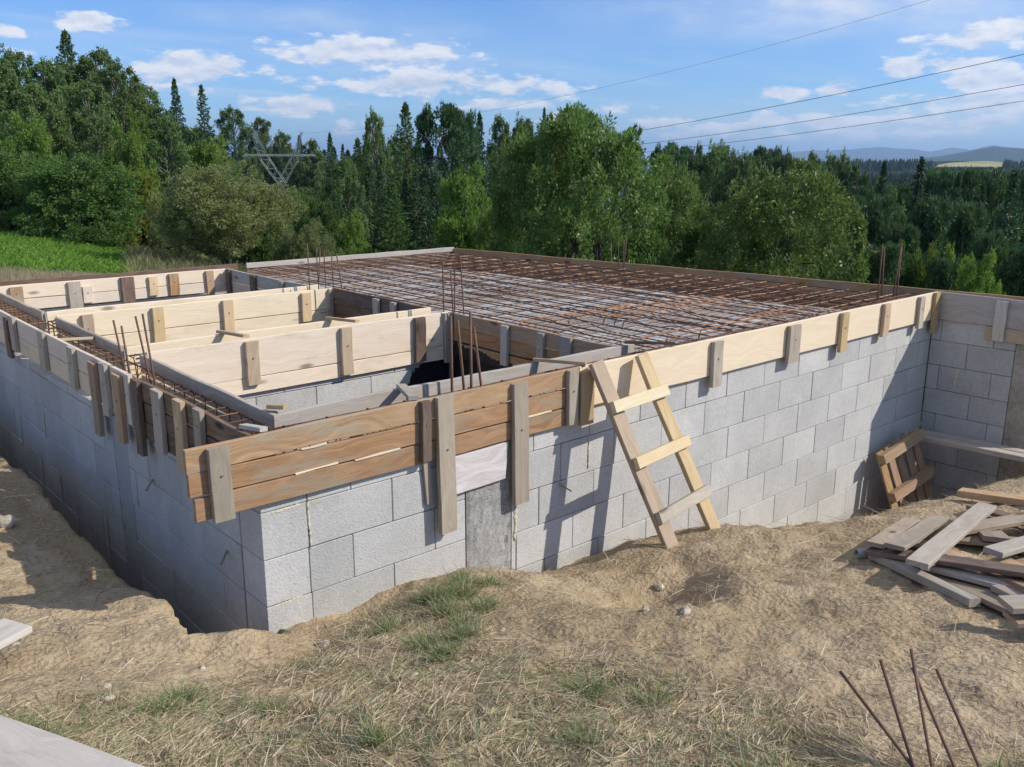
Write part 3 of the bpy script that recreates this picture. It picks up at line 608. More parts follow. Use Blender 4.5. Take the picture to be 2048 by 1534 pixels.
# lower layer
x = 3.05
while x < 6.3:
    ye = min(6.3, (7.30-x-.15)/.173); bar(wob((x, .2, .292), (x, ye, .292), 6, .006), .004, root, 'bottom_bar'); x += .27
for k in range(9):             # extra loose top bars with bent ends
    y_ = random.uniform(.25, 1.6) if k < 9 else random.uniform(3, 5.8); x0 = random.uniform(3.0, 3.9); L_ = random.uniform(1.2, 2.4)
    a = random.uniform(-.08, .08)
    P_ = wob((x0, y_, .378), (x0+L_, y_+a, .38), 8, .004); P_.insert(0, P_[0]+Vector((-.03, 0, -.07)))
    bar(P_, .006, root, 'loose_bar', RUSTO)
for k in range(12):            # wavy ties running with the main bars
    x0 = random.uniform(3.1, 5.6); y0 = random.uniform(.3, 3.2); P_ = []
    for i in range(10): P_.append((x0+.012*math.sin(i*2), y0+i*.16, .385+.018*math.sin(i*1.9)))
    bar(P_, .004, root, 'tie_bar')
def cage(name, p0, p1, w, h, zc, label, sp_=.155, proud=0.):
    p0, p1 = Vector(p0), Vector(p1); t = (p1-p0); L_ = t.length; t.normalize(); s_ = Vector((-t.y, t.x, 0))
    root = empty(name, ((p0+p1)/2).to_tuple(), label=label, cat='rebar cage', group='rebar cages in the ring beams')
    for i in (-1, 1):
        for j in (-1, 1):
            bar(wob(p0+s_*i*(w/2-.008)+Vector((0, 0, zc+j*(h/2-.008))), p1+s_*i*(w/2-.008)+Vector((0, 0, zc+j*(h/2-.008))), 10, .003, .003), .006, root, 'long_bar')
    n = int(L_/sp_)
    for k in range(n+1):
        c = p0+t*(k*sp_+random.uniform(-.012, .012)); tl = random.uniform(-.015, .015)
        q = [c+s_*i*w/2+Vector((0, 0, zc+j*h/2))+t*(tl if j > 0 else 0) for i, j in ((-1, -1), (1, -1), (1, 1), (-1, 1))]
        mb = MB(); q2 = []
        for i in range(4): q2 += [q[i].lerp(q[i-1], .06), q[i].lerp(q[(i+1) % 4], .06)]
        mb.tube(q2, .0036, 5, closed=True)
        if sp_ > .2: e = q[3]; mb.tube([e, e+s_*.03+Vector((0, 0, .02))+t*.02, e+s_*.06+Vector((0, 0, .008))+t*.05], .0036, 5)
        mb.build('stirrup', RUSTO if random.random() < .4 else RUST, root, smooth=True)
    return root
cage('rebar_cage', (.105, .10, 0), (.105, 6.2, 0), .18, .19, .262, 'rebar cage with cross ties lying in the left beam')
cage('rebar_cage', (.0, .10, 0), (7.0, .10, 0), .13, .19, .272, 'rebar cage inside the front beam behind the brown boards', .24)
cage('rebar_cage', (.24, 2.31, 0), (3.0, 2.31, 0), .13, .19, .272, 'rebar cage inside the nearest cross beam', .24)
cage('rebar_cage', (.24, 4.22, 0), (2.9, 4.22, 0), .13, .19, .25, 'rebar cage inside the second cross beam', .3)
cage('rebar_cage', (XR(.3)-.5, .3, 0), (XR(6.2)-.5, 6.2, 0), .3, .2, .2, 'wide rebar cage in the trough at the far right of the deck', .2)
def starters(L_, label, zb, m__=RUST, r=.0065):
    b = L_[0][0]; root = empty('starter_bars', (b[0], b[1], zb), label=label, cat='starter bars', group='upright column bars')
    for a, t in L_:
        a, t = Vector(a), Vector(t); d = (t-a)/max(.05, (t.z-a.z)); base = a-d*(a.z-zb)
        bar([base, base.lerp(t, .5)+Vector((.003, 0, 0)), t], r, root, 'rebar', m__)
    c = sum((Vector(a) for a, t in L_), Vector())/len(L_); mb = MB(); q = [Vector((c.x+i*.07, c.y+j*.06, zb+.12)) for i, j in ((-1, -1), (1, -1), (1, 1), (-1, 1))]
    mb.tube(q, .0035, 5, closed=True); mb.build('stirrup', m__, root)
starters([((2.81, 2.21, .41), (2.81, 2.21, .87)), ((2.81, 2.08, .41), (2.80, 2.09, .77)), ((2.88, 2.15, .41), (2.89, 2.15, .85)), ((2.94, 2.10, .41), (2.92, 2.11, .87))], 'four upright bars at the deck corner behind the cross beam', .06)
starters([((2.66, 4.23, .41), (2.66, 4.23, .85)), ((2.78, 4.26, .41), (2.78, 4.27, .79)), ((2.67, 4.07, .41), (2.70, 4.05, .81)), ((2.78, 4.12, .41), (2.78, 4.12, .79)), ((2.75, 3.92, .41), (2.75, 3.92, .76)), ((2.87, 3.96, .41), (2.84, 3.98, .75))], 'six upright bars at the far end of the second cross beam', .06)
starters([((6.37, 3.53, .41), (6.36, 3.53, .69)), ((6.36, 3.40, .41), (6.35, 3.41, .73)), ((6.43, 3.39, .41), (6.43, 3.39, .72)), ((6.57, 3.50, .41), (6.58, 3.48, .78))], 'thin upright bars at the far rim of the deck before the big bush', .1, r=.005)
starters([((6.95, .44, .41), (6.95, .44, .86)), ((6.99, .42, .41), (6.97, .43, .83)), ((6.93, .27, .41), (6.95, .25, .88)), ((7.02, .28, .41), (7.02, .28, .83))], 'upright bars at the right corner of the deck', .1)
starters([((1.22, .05, .41), (1.22, .05, .83)), ((1.32, .07, .41), (1.30, .09, .79)), ((1.36, .05, .41), (1.36, .05, .84)), ((1.44, .06, .41), (1.41, .08, .74))], 'four tall bars rising from the front beam behind the brown boards', .03, r=.0085)
starters([((.10, 2.10, .41), (.08, 2.12, .66)), ((.05, 1.84, .41), (.04, 1.85, .665)), ((.13, 1.74, .41), (.10, 1.76, .73)), ((.06, 1.44, .41), (.04, 1.46, .79))], 'four bars rising from the left beam over the shaded wall', .03, r=.0065)

# ------------------------------------------------------------------ ladder
lad = empty('ladder', (2.5, -.4, -.7), label='short homemade wooden ladder leaning on the front wall', cat='ladder')
def LP(s, a): # a: 0 left stile, 1 right; s: 0 top .. 1 foot (centre of the board)
    top = Vector((2.235, -.105, .445)).lerp(Vector((2.665, -.105, .435)), a); ft = Vector((2.455, -.625, -.745)).lerp(Vector((2.90, -.605, -.72)), a)
    return top.lerp(ft, s)
for a, m__ in ((0, LADW), (1, TAN)):
    nrm = (LP(1, a)-LP(0, a)).cross(Vector((1, 0, 0))).normalized(); nrm = -nrm if nrm.y > 0 else nrm
    plank('stile', LP(0, a), LP(1, a), .115 if a == 0 else .105, .036, nrm, m__, lad, warp=.003)
for s, m__ in ((.235, YELLR), (.52, YELLR), (.80, OLDL)):
    nrm = (LP(1, 0)-LP(0, 0)).cross(Vector((1, 0, 0))).normalized(); nrm = -nrm if nrm.y > 0 else nrm
    off = nrm*.039; A_0 = LP(s, -.12)+off; B_0 = LP(s-.02, 1.14)+off
    plank('rung', A_0, B_0, .075, .038, nrm, m__, lad, warp=.001)

def ghit(u, v):
    d = fw+cr*(u-1024)/F-cu*(v-767)/F; t = np.arange(.5, 12, .01); Q = CP+d*t[:, None]; z = H(Q[:, 0], Q[:, 1], False); k = np.argmax(Q[:, 2] < z); return Q[k]
# ------------------------------------------------------------------ pallet, planks, pile
def Hs(x, y): return float(H(np.array([x]), np.array([y]))[0])
pal = empty('wooden_pallet', (6.7, -.2, -1.9), label='orange brown slatted pallet leaning in the right corner', cat='pallet')
B_ = Vector((6.28, -.33, -1.80)); Uv = (Vector((6.13, -.10, -1.02))-B_); Lu = Uv.length; Uv.normalize(); Vv = Vector((.93, -.12, .10)).normalized(); Vv = (Vv-Uv*Vv.dot(Uv)).normalized(); Nn = Uv.cross(Vv); Nn = -Nn if Nn.y > 0 else Nn
for k in range(5):
    v = .06+k*.135; plank('slat', B_+Vv*v, B_+Vv*v+Uv*Lu, .095, .02, Nn, PALW, pal)
for s in (.03, .46, .93):
    c = B_+Uv*Lu*s+Nn*.05; plank('bearer', c-Vv*.0, c+Vv*.66, .09, .075, Nn, PALW if s > .1 else PALW, pal)
def lay(name, p0, p1, w, t, m__, label, group=None, cat='plank', nrm=(0, 0, 1), **kw):
    return plank(name, p0, p1, w, t, nrm, m__, warp=.003, label=label, cat=cat, group=group, **kw)
def gp(u, v, z):   # point on a level z along the sight of a measured photo position
    d = fw+cr*(u-1024)/F-cu*(v-767)/F; return Vector(CP+d*((z-CP[2])/d[2]))
a = Vector((6.98, .0, -1.0)); b = Vector((7.05, -1.45, -.98))
lay('long_plank', a+Vector((-.075, 0, 0)), b+Vector((-.075, 0, 0)), .115, .05, SILV, 'nearer of two long grey planks laid across the right corner', 'planks across the right corner')
lay('long_plank', a+Vector((.05, .0, .004)), b+Vector((.05, 0, .004)), .115, .05, SILV, 'farther of two long grey planks laid across the right corner', 'planks across the right corner')
GP = 'loose planks in the heap at right'
PIL = [((1832, 1128, .145), (1975, 1012, .12), .11, .028, OLDL, 'pale ended plank on top of the heap pointing away'),
       ((1790, 1095, .13), (1880, 1035, .07), .105, .024, OLDG, 'short grey plank second from the left on the heap'),
       ((1752, 1090, .11), (1825, 1040, .05), .105, .024, OLDG, 'leftmost short grey plank on the heap'),
       ((1738, 1100, .07), (2100, 1150, .12), .11, .026, DARK, 'long dark plank running across the heap under the three short ones'),
       ((1850, 1070, .04), (2130, 1095, .06), .14, .022, OLDG, 'wide grey plank behind the long dark one'),
       ((1745, 1108, .035), (1950, 1205, .035), .065, .042, OLDL, 'square pale beam lying at the front left of the heap'),
       ((1790, 1106, .02), (2040, 1222, .04), .15, .026, OLDG, 'wide dusty plank beside the square beam'),
       ((1985, 1105, .16), (2130, 1065, .16), .10, .03, OLDL, 'grey plank with a hole at the right edge of the heap'),
       ((1920, 985, .06), (2120, 1012, .06), .10, .05, TAN, 'pale notched beam lying behind the heap near the wall'),
       ((2022, 1035, .10), (2130, 1050, .10), .14, .045, BROWN, 'brown plank end right of the pale planks'),
       ((1955, 1040, .05), (1995, 1080, .09), .15, .03, OLDG, 'short grey board under the top plank'),
       ((2002, 1120, .08), (2080, 1160, .10), .105, .024, TAN, 'broken brown plank end at the right edge under the dark plank'),
       ((1985, 1145, .04), (2110, 1195, .08), .13, .035, BROWN, 'brown splintered plank right of the dusty wide one'),
       ((2010, 1210, .15), (2150, 1200, .15), .12, .03, OLDL, 'light plank end nearest at the right edge of the picture'),
       ((2020, 1238, .08), (2150, 1230, .09), .12, .024, BROWN, 'reddish board under the nearest light plank'),
       ((1985, 1080, .015), (2130, 1125, .03), .12, .024, DARK, 'dark board deep in the middle of the heap'),
       ((1905, 1062, .10), (2080, 1030, .12), .11, .028, OLDG, 'grey plank crossing behind the pale ended one'),
       ((1870, 1135, .05), (2060, 1185, .07), .09, .026, OLDL, 'narrow grey plank lying under the long dark one'),
       ((1925, 1160, .03), (2090, 1125, .07), .12, .028, BROWN, 'brown board lying crosswise below the long dark one'),
       ((1800, 1072, .02), (1925, 1118, .05), .10, .026, TAN, 'tan board under the three short planks'),
       ((2000, 1175, .07), (2120, 1235, .08), .10, .03, OLDG, 'grey board beside the nearest light plank end'),
       ((1945, 1012, .03), (2110, 1062, .05), .105, .024, DARK, 'dark plank at the back of the heap')]
def gs(u, v, off):  # a point of the heap a little above the soil along a measured sight
    d = fw+cr*(u-1024)/F-cu*(v-767)/F; t = np.arange(1.5, 14, .01); Q = CP+d*t[:, None]; z = H(Q[:, 0], Q[:, 1], False)+off; k = np.argmax(Q[:, 2] < z); return Vector(Q[k])
for a, b, w, t, m__, lab in PIL:
    lay('loose_plank', gs(a[0], a[1], a[2]), gs(b[0], b[1], b[2]), w, t, m__, lab, GP)
# left side boards
lay('grey_plank', gp(-120, 1330, -.24), gp(35, 1250, -.24), .17, .03, SILV, 'end of a grey weathered plank entering at the left edge', cat='plank')
q0, q1 = gp(-260, 1420, .03), gp(330, 1640, .03)
lay('grey_plank', q0, q1, .26, .03, SILV, 'wide light grey board in the bottom left corner', cat='plank')
lay('wooden_stick', (-.22, .12, -1.0), (-.05, .02, -1.0), .02, .015, BROWN, 'thin brown lath in the dark gap by the near corner', cat='stick')
mb = MB(); N = 16
a = ghit(1712, 1118); a = Vector(a); ax_ = Vector((.75, -.55, 0)).normalized()*.13; s_ = Vector((-ax_.y, ax_.x, 0)).normalized()
V = []
for i in range(2):
    for k in range(N+1):
        t_ = -.5+k/N*math.pi*1.25
        for r_ in (.03, .027): V.append(a+ax_*i+s_*math.cos(t_)*r_+Vector((0, 0, .028+math.sin(t_)*r_)))
Fc = []
W2 = (N+1)*2
for k in range(N):
    Fc += [(k*2, (k+1)*2, W2+(k+1)*2, W2+k*2), (k*2+1, W2+k*2+1, W2+(k+1)*2+1, (k+1)*2+1), (k*2, k*2+1, (k+1)*2+1, (k+1)*2), (W2+k*2, W2+(k+1)*2, W2+(k+1)*2+1, W2+k*2+1)]
mk('broken_pipe', V, Fc, TINM, label='grey curved scrap of pipe at the left end of the plank heap', cat='scrap')
# steel rods in the foreground
def rod(tip, foot, r, label):
    mb = MB(); t, f = Vector(tip), Vector(foot); mb.tube([t, t.lerp(f, .5)+Vector((.004, .003, 0)), f], r, 8)
    mb.build('steel_rod', RUST, smooth=True, label=label, cat='rod', group='rusty rods stuck in the ground at bottom right')
def rp(u, v, z): return gp(u, v, z)
rod(rp(1680, 1342, .13), rp(1905, 1640, -.14), .0052, 'leftmost rusty rod leaning at the bottom right')
rod(rp(1761, 1320, .16), rp(1860, 1640, -.14), .0052, 'second rusty rod from the left at the bottom right')
rod(rp(1822, 1298, .20), rp(1885, 1650, -.14), .0052, 'tallest rusty rod at the bottom right')
rod(rp(1825, 1335, .14), rp(1958, 1650, -.14), .0052, 'rod crossing the tallest one at the bottom right')
rod(rp(1873, 1338, .14), rp(2005, 1640, -.14), .0052, 'rightmost rusty rod at the bottom right')
# stones
def stone(x, y, s, label, seed, mat_=None, sz=.6):
    r = np.random.default_rng(seed); n1_, n2_ = 7, 10; V = []
    ph = r.random(6)*6
    for i in range(n1_+1):
        th = math.pi*i/n1_
        for j in range(n2_):
            f_ = 2*math.pi*j/n2_; k = 1+.22*math.sin(2*f_+ph[0])*math.sin(th)+.15*math.sin(3*f_+ph[1]+th*2)+r.uniform(-.07, .07)
            V.append((s*k*math.sin(th)*math.cos(f_), s*.8*k*math.sin(th)*math.sin(f_), s*sz*k*math.cos(th)))
    Fc = [(i*n2_+j, i*n2_+(j+1) % n2_, (i+1)*n2_+(j+1) % n2_, (i+1)*n2_+j) for i in range(n1_) for j in range(n2_)]
    o = mk('stone', V, [f[::-1] for f in Fc], mat_ or STONE, label=label, cat='stone', group='loose stones on the soil'); o.location = (x, y, Hs(x, y)+s*sz*.2); return o
for k, (u, v, s, lab) in enumerate([(8, 1050, .07, 'pale rounded stone at the left edge on shaded soil'), (210, 1378, .022, 'small white stone left of the grass in the foreground'), (218, 1400, .02, 'flat yellowish stone just below the small white one'),
        (1370, 1226, .03, 'grey stone in the hollow right of the ladder shadow'), (1290, 1222, .025, 'whitish crumb beside the grey stone in the hollow'), (1318, 1175, .035, 'tan clod in the hollow below the ladder'), (825, 1352, .022, 'pale pebble among the grass in the middle'), (648, 1292, .035, 'tan clod lying on the grass edge below the corner'),
        (30, 1290, .015, 'tiny pebble beside the left plank'), (405, 1338, .015, 'small pale pebble on the bare soil left of the grass'), (1740, 1100, .03, 'brown stone at the left tip of the plank heap'), (1005, 1262, .016, 'pale pebble on the bare mound in the middle')]):
    q = ghit(u, v); stone(q[0], q[1], s, lab, k)

# ------------------------------------------------------------------ foliage
def leafmat(name, a, b, tr=.35, young=None, rough=.55, bark=False):
    m_, g = mat(name); gi = g.n('ShaderNodeNewGeometry'); ri = gi.outputs['Random Per Island']; rnd = g.n('ShaderNodeObjectInfo').outputs['Random']
    oc = g.n('ShaderNodeTexCoord').outputs['Object']
    big = g.noise(oc, 1.1, 3, .6)
    c = g.mix(g.sm(g.m('ADD', g.m('MULTIPLY', ri, .6), g.m('MULTIPLY', big, .4)), .2, .8), a, b)
    if young: c = g.mix(g.m('MULTIPLY', g.sm(g.noise(oc, 2.3, 2), .55, .7), .7), c, young)
    c = g.n('ShaderNodeHueSaturation', {'Hue': g.m('ADD', .488, g.m('MULTIPLY', rnd, .024)), 'Value': g.m('ADD', .82, g.m('MULTIPLY', g.m('FRACT', g.m('MULTIPLY', rnd, 13.)), .36)), 'Color': c}).outputs[0]
    p = g.n('ShaderNodeBsdfPrincipled', {'Base Color': c, 'Roughness': rough, 'Specular IOR Level': .3})
    t = g.n('ShaderNodeBsdfTranslucent', {'Color': g.n('ShaderNodeHueSaturation', {'Hue': .49, 'Saturation': 1.1, 'Value': 1.15, 'Color': c}).outputs[0]})
    x = g.n('ShaderNodeMixShader', {0: tr, 1: p.outputs[0], 2: t.outputs[0]}); g.n('ShaderNodeOutputMaterial', {0: x.outputs[0]}); return m_
LF_WIL = leafmat('willow_leaves', (0.082, 0.152, 0.033), (0.164, 0.246, 0.074), .4, (0.246, 0.295, 0.115), .42)
LF_OLV = leafmat('olive_leaves', (0.157, 0.204, 0.071), (0.247, 0.280, 0.114), .4, (0.342, 0.332, 0.171))
LF_DRK = leafmat('dark_leaves', (0.068, 0.140, 0.034), (0.119, 0.204, 0.055), .4)
LF_LGT = leafmat('light_leaves', (0.111, 0.200, 0.034), (0.178, 0.264, 0.060), .4, (0.221, 0.264, 0.076))
LF_YEL = leafmat('yellow_green_leaves', (0.126, 0.189, 0.027), (0.216, 0.252, 0.045), .4, (0.297, 0.252, 0.063))
LF_BIR = leafmat('birch_leaves', (0.090, 0.156, 0.047), (0.144, 0.218, 0.070), .4, (0.187, 0.242, 0.094))
LF_SPR = leafmat('spruce_needles', (.036, .080, .036), (.065, .125, .05), .2)
LF_PIN = leafmat('pine_needles', (.055, .12, .048), (.10, .175, .07), .25)
LF_LAR = leafmat('larch_needles', (0.064, 0.136, 0.034), (0.104, 0.180, 0.044), .35)
BARK = simple('brown_bark', (.12, .095, .075), (.065, .05, .04), 9, .95, .8, .02)
BIRB = simple('birch_bark', (.42, .40, .36), (.14, .12, .10), 7, .85, .4, .01, lo=.42, hi=.5)
PINB = simple('pine_bark', (.20, .11, .07), (.10, .065, .045), 9, .9, .6, .01)

def unit(v): return v/np.maximum(np.linalg.norm(v, axis=-1, keepdims=True), 1e-9)
def leafmesh(P_, D, L_, W_, r):
    """one pointed leaf (a folded four-corner face pair) per point"""
    n = len(P_); D = unit(D); S = unit(np.cross(D, r.normal(size=(n, 3)))); Nn_ = np.cross(D, S)
    L_ = (L_*r.uniform(.7, 1.3, n))[:, None]; W_ = (W_*r.uniform(.7, 1.3, n))[:, None]
    V = np.empty((n, 4, 3)); V[:, 0] = P_; V[:, 1] = P_+D*L_*.45+S*W_*.5+Nn_*W_*.12; V[:, 2] = P_+D*L_; V[:, 3] = P_+D*L_*.45-S*W_*.5+Nn_*W_*.12
    return V.reshape(-1, 3), np.arange(n*4).reshape(n, 4)
def sph(n, r): return unit(r.normal(size=(n, 3)))
def limbs(mb, base, targets, r0_, r, n=5, sag=.15):
    for t in targets:
        b = np.array(base[0])+(np.array(base[1])-np.array(base[0]))*r.uniform(.2, .95); L_ = np.linalg.norm(t-b); mid = b+(t-b)*.5+np.array([0, 0, sag*L_])+r.normal(size=3)*.05*L_
        k = np.linspace(0, 1, n)[:, None]; P_ = (1-k)**2*b+2*k*(1-k)*mid+k*k*t
        mb.tube([tuple(q) for q in P_], list(np.linspace(r0_*r.uniform(.4, .8), r0_*.08, n)), 5)
def tree_from(name, P_, D, L_, W_, leaf_m, mb, bark_m, seed, trunkname='trunk', h=None, R=None, dome=False):
    if dome:
        rr_n = np.random.default_rng(seed+1); u_ = np.sqrt((np.hypot(P_[:, 0], P_[:, 1])/R)**2.3+np.abs((P_[:, 2]-h*.5)/(h*.5))**2.6); k_ = np.minimum(1, rr_n.normal(.97, .02, len(P_))/np.maximum(u_, .01)); P_ = (P_-[0, 0, h*.5])*k_[:, None]+[0, 0, h*.5]
    if h: P_ = P_*[R/np.percentile(np.hypot(P_[:, 0], P_[:, 1]), 97)]*2+[0, 0, 0] if False else np.column_stack([P_[:, :2]*R/np.percentile(np.hypot(P_[:, 0], P_[:, 1]), 97), P_[:, 2]*h/np.percentile(P_[:, 2], 99.85)])
    root = empty(name); r = np.random.default_rng(seed); V, Fc = leafmesh(P_, D, L_, W_, r)
    c = mk('crown', V, Fc, leaf_m); c.parent = root
    t = mb.build(trunkname, bark_m, smooth=True); t.parent = root
    return root
def clumps(c, rad, n, r, squash=.85, sub=9, out=None):
    """two-level leaf clumps round centres c with radii rad"""
    w = rad**2; i = r.choice(len(c), size=len(c)*sub, p=w/w.sum()); d = sph(len(i), r); s = c[i]+d*(rad[i]*r.uniform(.45, 1., len(i)))[:, None]*[1, 1, squash]
    sr = rad[i]*r.uniform(.22, .42, len(i)); w = sr**2; j = r.choice(len(s), size=n, p=w/w.sum()); e = sph(n, r)
    P_ = s[j]+e*(sr[j]*r.uniform(.35, 1.05, n)**.7)[:, None]; D = e*.9+d[j]*.6+r.normal(size=(n, 3))*.55
    return P_, D
def broad(seed, h, R, n, L_, W_, leaf_m, bark_m=None, trunk_h=.25, nc=46, low=True, stems=3, name='leafy_tree', rad=.25, shell=.82, up=.15, r0_=None, lo=.62, hi=1.12, tp_=.25, zexp=1., dome=False):
    """broadleaf tree or bush: domed crown of clumps, uneven outline"""
    r = np.random.default_rng(seed); zc = h*(.5 if low else .6); rz = h*(.5 if low else .42)
    k = np.arange(nc)+.5; ph = np.arccos(1-2*k/nc); th = np.pi*(1+5**.5)*k
    d = np.stack([np.cos(th)*np.sin(ph), np.sin(th)*np.sin(ph), np.cos(ph)], 1); d = unit(d+r.normal(size=d.shape)*.18); d0_ = d.copy(); d[:, 2] = np.sign(d[:, 2])*np.abs(d[:, 2])**zexp
    s = shell*r.uniform(lo, hi, nc); c = d*s[:, None]*[R, R, rz]+[0, 0, zc]
    if low: c[:, :2] *= (1-tp_*np.clip((c[:, 2]-h*.45)/(h*.5), 0, 1))[:, None]; c[:, 2] = np.maximum(c[:, 2], h*.08)
    c = np.vstack([c, r.normal(size=(nc//3, 3))*[R*.35, R*.35, rz*.35]+[0, 0, zc]])
    rd = R*rad*r.uniform(.7, 1.35, len(c)); P_, D = clumps(c, rd, n, r); D[:, 2] += up
    # stray shoots poking from the outline
    m = n//14; i = r.choice(nc, m//10); q = np.repeat(c[i]+d[i]*rd[i][:, None]*.9, 10, 0)[:m]; u_ = np.repeat(unit(d[i]+[0, 0, .8]), 10, 0)[:m]
    t = np.tile(np.linspace(0, 1, 10), len(i))[:m, None]*np.repeat(r.uniform(.1, 1, len(i)), 10)[:m, None]; P_ = np.vstack([P_, q+u_*t*R*.07+r.normal(size=q.shape)*.01]); D = np.vstack([D, u_+r.normal(size=q.shape)*.7])
    mb = MB(); r0_ = r0_ or R*.05
    for s_ in range(stems):
        a = 2*math.pi*s_/stems+r.uniform(0, 1); tp = np.array([math.cos(a)*R*.22, math.sin(a)*R*.22, h*.62]) if stems > 1 else np.array([0, 0, h*.8])
        b = np.array([math.cos(a)*R*.04*(stems > 1), math.sin(a)*R*.04*(stems > 1), -.3]); kk = np.linspace(0, 1, 7)[:, None]
        P2 = b+(tp-b)*kk+np.array([math.cos(a), math.sin(a), 0])*R*.08*np.sin(kk*np.pi)+r.normal(size=(7, 3))*R*.012
        mb.tube([tuple(q) for q in P2], list(np.linspace(r0_, r0_*.25, 7)), 7)
        limbs(mb, (P2[2], P2[6]), [c[i] for i in r.choice(len(c), max(4, 16//stems), replace=False)], r0_*.6, r)
    return tree_from(name, P_, D, L_, W_, leaf_m, mb, bark_m or BARK, seed, h=h, R=R, dome=dome)
def birch(seed, h, R, n, leaf_m=None, name='birch_tree', L_=.11, W_=.08):
    """open crown of drooping twigs hung from rising limbs"""
    r = np.random.default_rng(seed); mb = MB(); k = np.linspace(0, 1, 10)[:, None]
    ax = np.concatenate([np.cumsum(r.normal(size=(10, 2))*h*.007, 0), k*h*.97], 1); mb.tube([tuple(q) for q in ax], list(np.linspace(h*.013, h*.002, 10)), 7)
    nc = 74; c = []
    for i in range(nc):
        u_ = .16+.84*((i+r.uniform(0, 1))/nc)**.85; a = i*2.4+r.uniform(-.5, .5); prof = (max(0., 1-(max(0, u_-.42)/.60)**2)**.6)*(.68+.32*min(1, u_*2.2))
        rad = R*prof*r.choice([.35, .7, .95, 1.15])*r.uniform(.85, 1.1)
        b = np.array([np.interp(u_*.85, k[:, 0], ax[:, 0]), np.interp(u_*.85, k[:, 0], ax[:, 1]), u_*h*.82]); t = np.array([b[0]+math.cos(a)*rad, b[1]+math.sin(a)*rad, u_*h]); c.append(t)
        mid = b+(t-b)*[.6, .6, .75]; mb.tube([tuple(b), tuple(mid), tuple(t)], [h*.004, h*.0025, h*.0008], 4)
    c = np.array(c); ns = nc*16; ci = r.integers(0, nc, ns); cs = R*.20*r.uniform(.5, 1.5, nc)
    s0 = c[ci]+sph(ns, r)*(cs[ci]*r.uniform(.2, 1, ns))[:, None]*[1, 1, .6]; sl = h*.05*r.uniform(.3, 1.9, ns)*(.4+.6*(c[ci, 2] < h*.93))
    per = n//ns; t = r.uniform(0, 1, (ns, per)); P_ = s0[:, None, :]+r.normal(size=(ns, per, 3))*R*.028; P_[:, :, 2] -= t*sl[:, None]
    P_[:, :, :2] += (s0-c[ci])[:, None, :2]*t[:, :, None]*.35
    D = r.normal(size=(ns, per, 3))*.6+[0, 0, -.6]
    return tree_from(name, P_.reshape(-1, 3), D.reshape(-1, 3), L_, W_, leaf_m or LF_BIR, mb, BIRB, seed, h=h, R=R)
def spruce(seed, h, R, leaf_m=None, name='spruce_tree', whorl=30, per=7, cards=26, L_=.30, W_=.10, ragged_=.25, bark_m=None, z0=.06, power=.85, droop=.35):
    """conifer: rings of drooping boughs set unevenly up the stem"""
    r = np.random.default_rng(seed); mb = MB(); mb.tube([(0, 0, -.4), (0, 0, h*.5), (r.normal()*.03, r.normal()*.03, h)], [h*.016, h*.009, .008], 6)
    P_ = []; D = []; nb = whorl*per
    for i in range(nb):
        u_ = z0+(1-z0)*min(.995, ((i+r.uniform(0, 1))/nb)**.92); z = u_*h; a = i*2.4+r.uniform(-.4, .4)
        Lb = R*((1-u_)**power+.035)*r.uniform(1-ragged_*1.3, 1+ragged_); cd = int(cards*(.45+.9*Lb/R)) ; dr = np.array([math.cos(a), math.sin(a), 0]); t = np.sqrt(r.uniform(0.02, 1, cd))
        dp = droop*r.uniform(.6, 1.3); q = dr*(t*Lb)[:, None]+np.stack([0*t, 0*t, z+Lb*(.22*t-dp*t*t+.20*t**4)], 1)
        sd = np.array([-math.sin(a), math.cos(a), 0])*r.choice([-1, 1], cd)[:, None]; spread = (Lb*.34*(1-t*.75)*r.uniform(0, 1, cd))[:, None]
        q = q+sd*spread; q[:, 2] += r.normal(size=cd)*.02*Lb-.25*spread[:, 0]; P_.append(q-dr*L_*.3); D.append(dr*.8+sd*.6+np.stack([0*t, 0*t, -.35+.45*r.normal(size=cd)], 1))
        if i % 3 == 0: mb.tube([(0, 0, z), tuple(dr*Lb*.5+[0, 0, z+Lb*.03]), tuple(dr*Lb*.85+[0, 0, z-dp*.45*Lb])], [h*.003, h*.002, .004], 4)
    P_.append(np.stack([r.normal(size=50)*.012*R, r.normal(size=50)*.012*R, h*r.uniform(.94, 1.0, 50)], 1)); D.append(r.normal(size=(50, 3))*.6+[0, 0, .8])
    return tree_from(name, np.vstack(P_), np.vstack(D), L_, W_, leaf_m or LF_SPR, mb, bark_m or BARK, seed, h=h, R=R)
def pine(seed, h, R, n, name='pine_tree', bare=.4, L_=.26, W_=.09):
    r = np.random.default_rng(seed); mb = MB(); k = np.linspace(0, 1, 8)[:, None]
    ax = np.concatenate([np.cumsum(r.normal(size=(8, 2))*h*.008, 0), k*h*.96], 1); mb.tube([tuple(q) for q in ax], list(np.linspace(h*.016, h*.003, 8)), 7)
    c = []
    for i in range(52):
        u_ = r.uniform(bare, 1.0); a = r.uniform(0, 6.28); Lb = R*math.sin(math.pi*min(1, .18+(1-u_)/(1-bare)*.75))*r.uniform(.45, 1.1)
        b = np.array([np.interp(u_, k[:, 0], ax[:, 0]), np.interp(u_, k[:, 0], ax[:, 1]), u_*h]); t = b+np.array([math.cos(a), math.sin(a), .25])*Lb; c.append(t)
        mb.tube([tuple(b), tuple((b+t)/2-[0, 0, .05*Lb]), tuple(t)], [h*.003, h*.0018, .006], 5)
    c = np.array(c); rd = R*.34*r.uniform(.6, 1.25, len(c)); P_, D = clumps(c, rd, n, r, .62, 8); D[:, 2] += .5
    return tree_from(name, P_, D, L_, W_, LF_PIN, mb, PINB, seed, h=h, R=R)

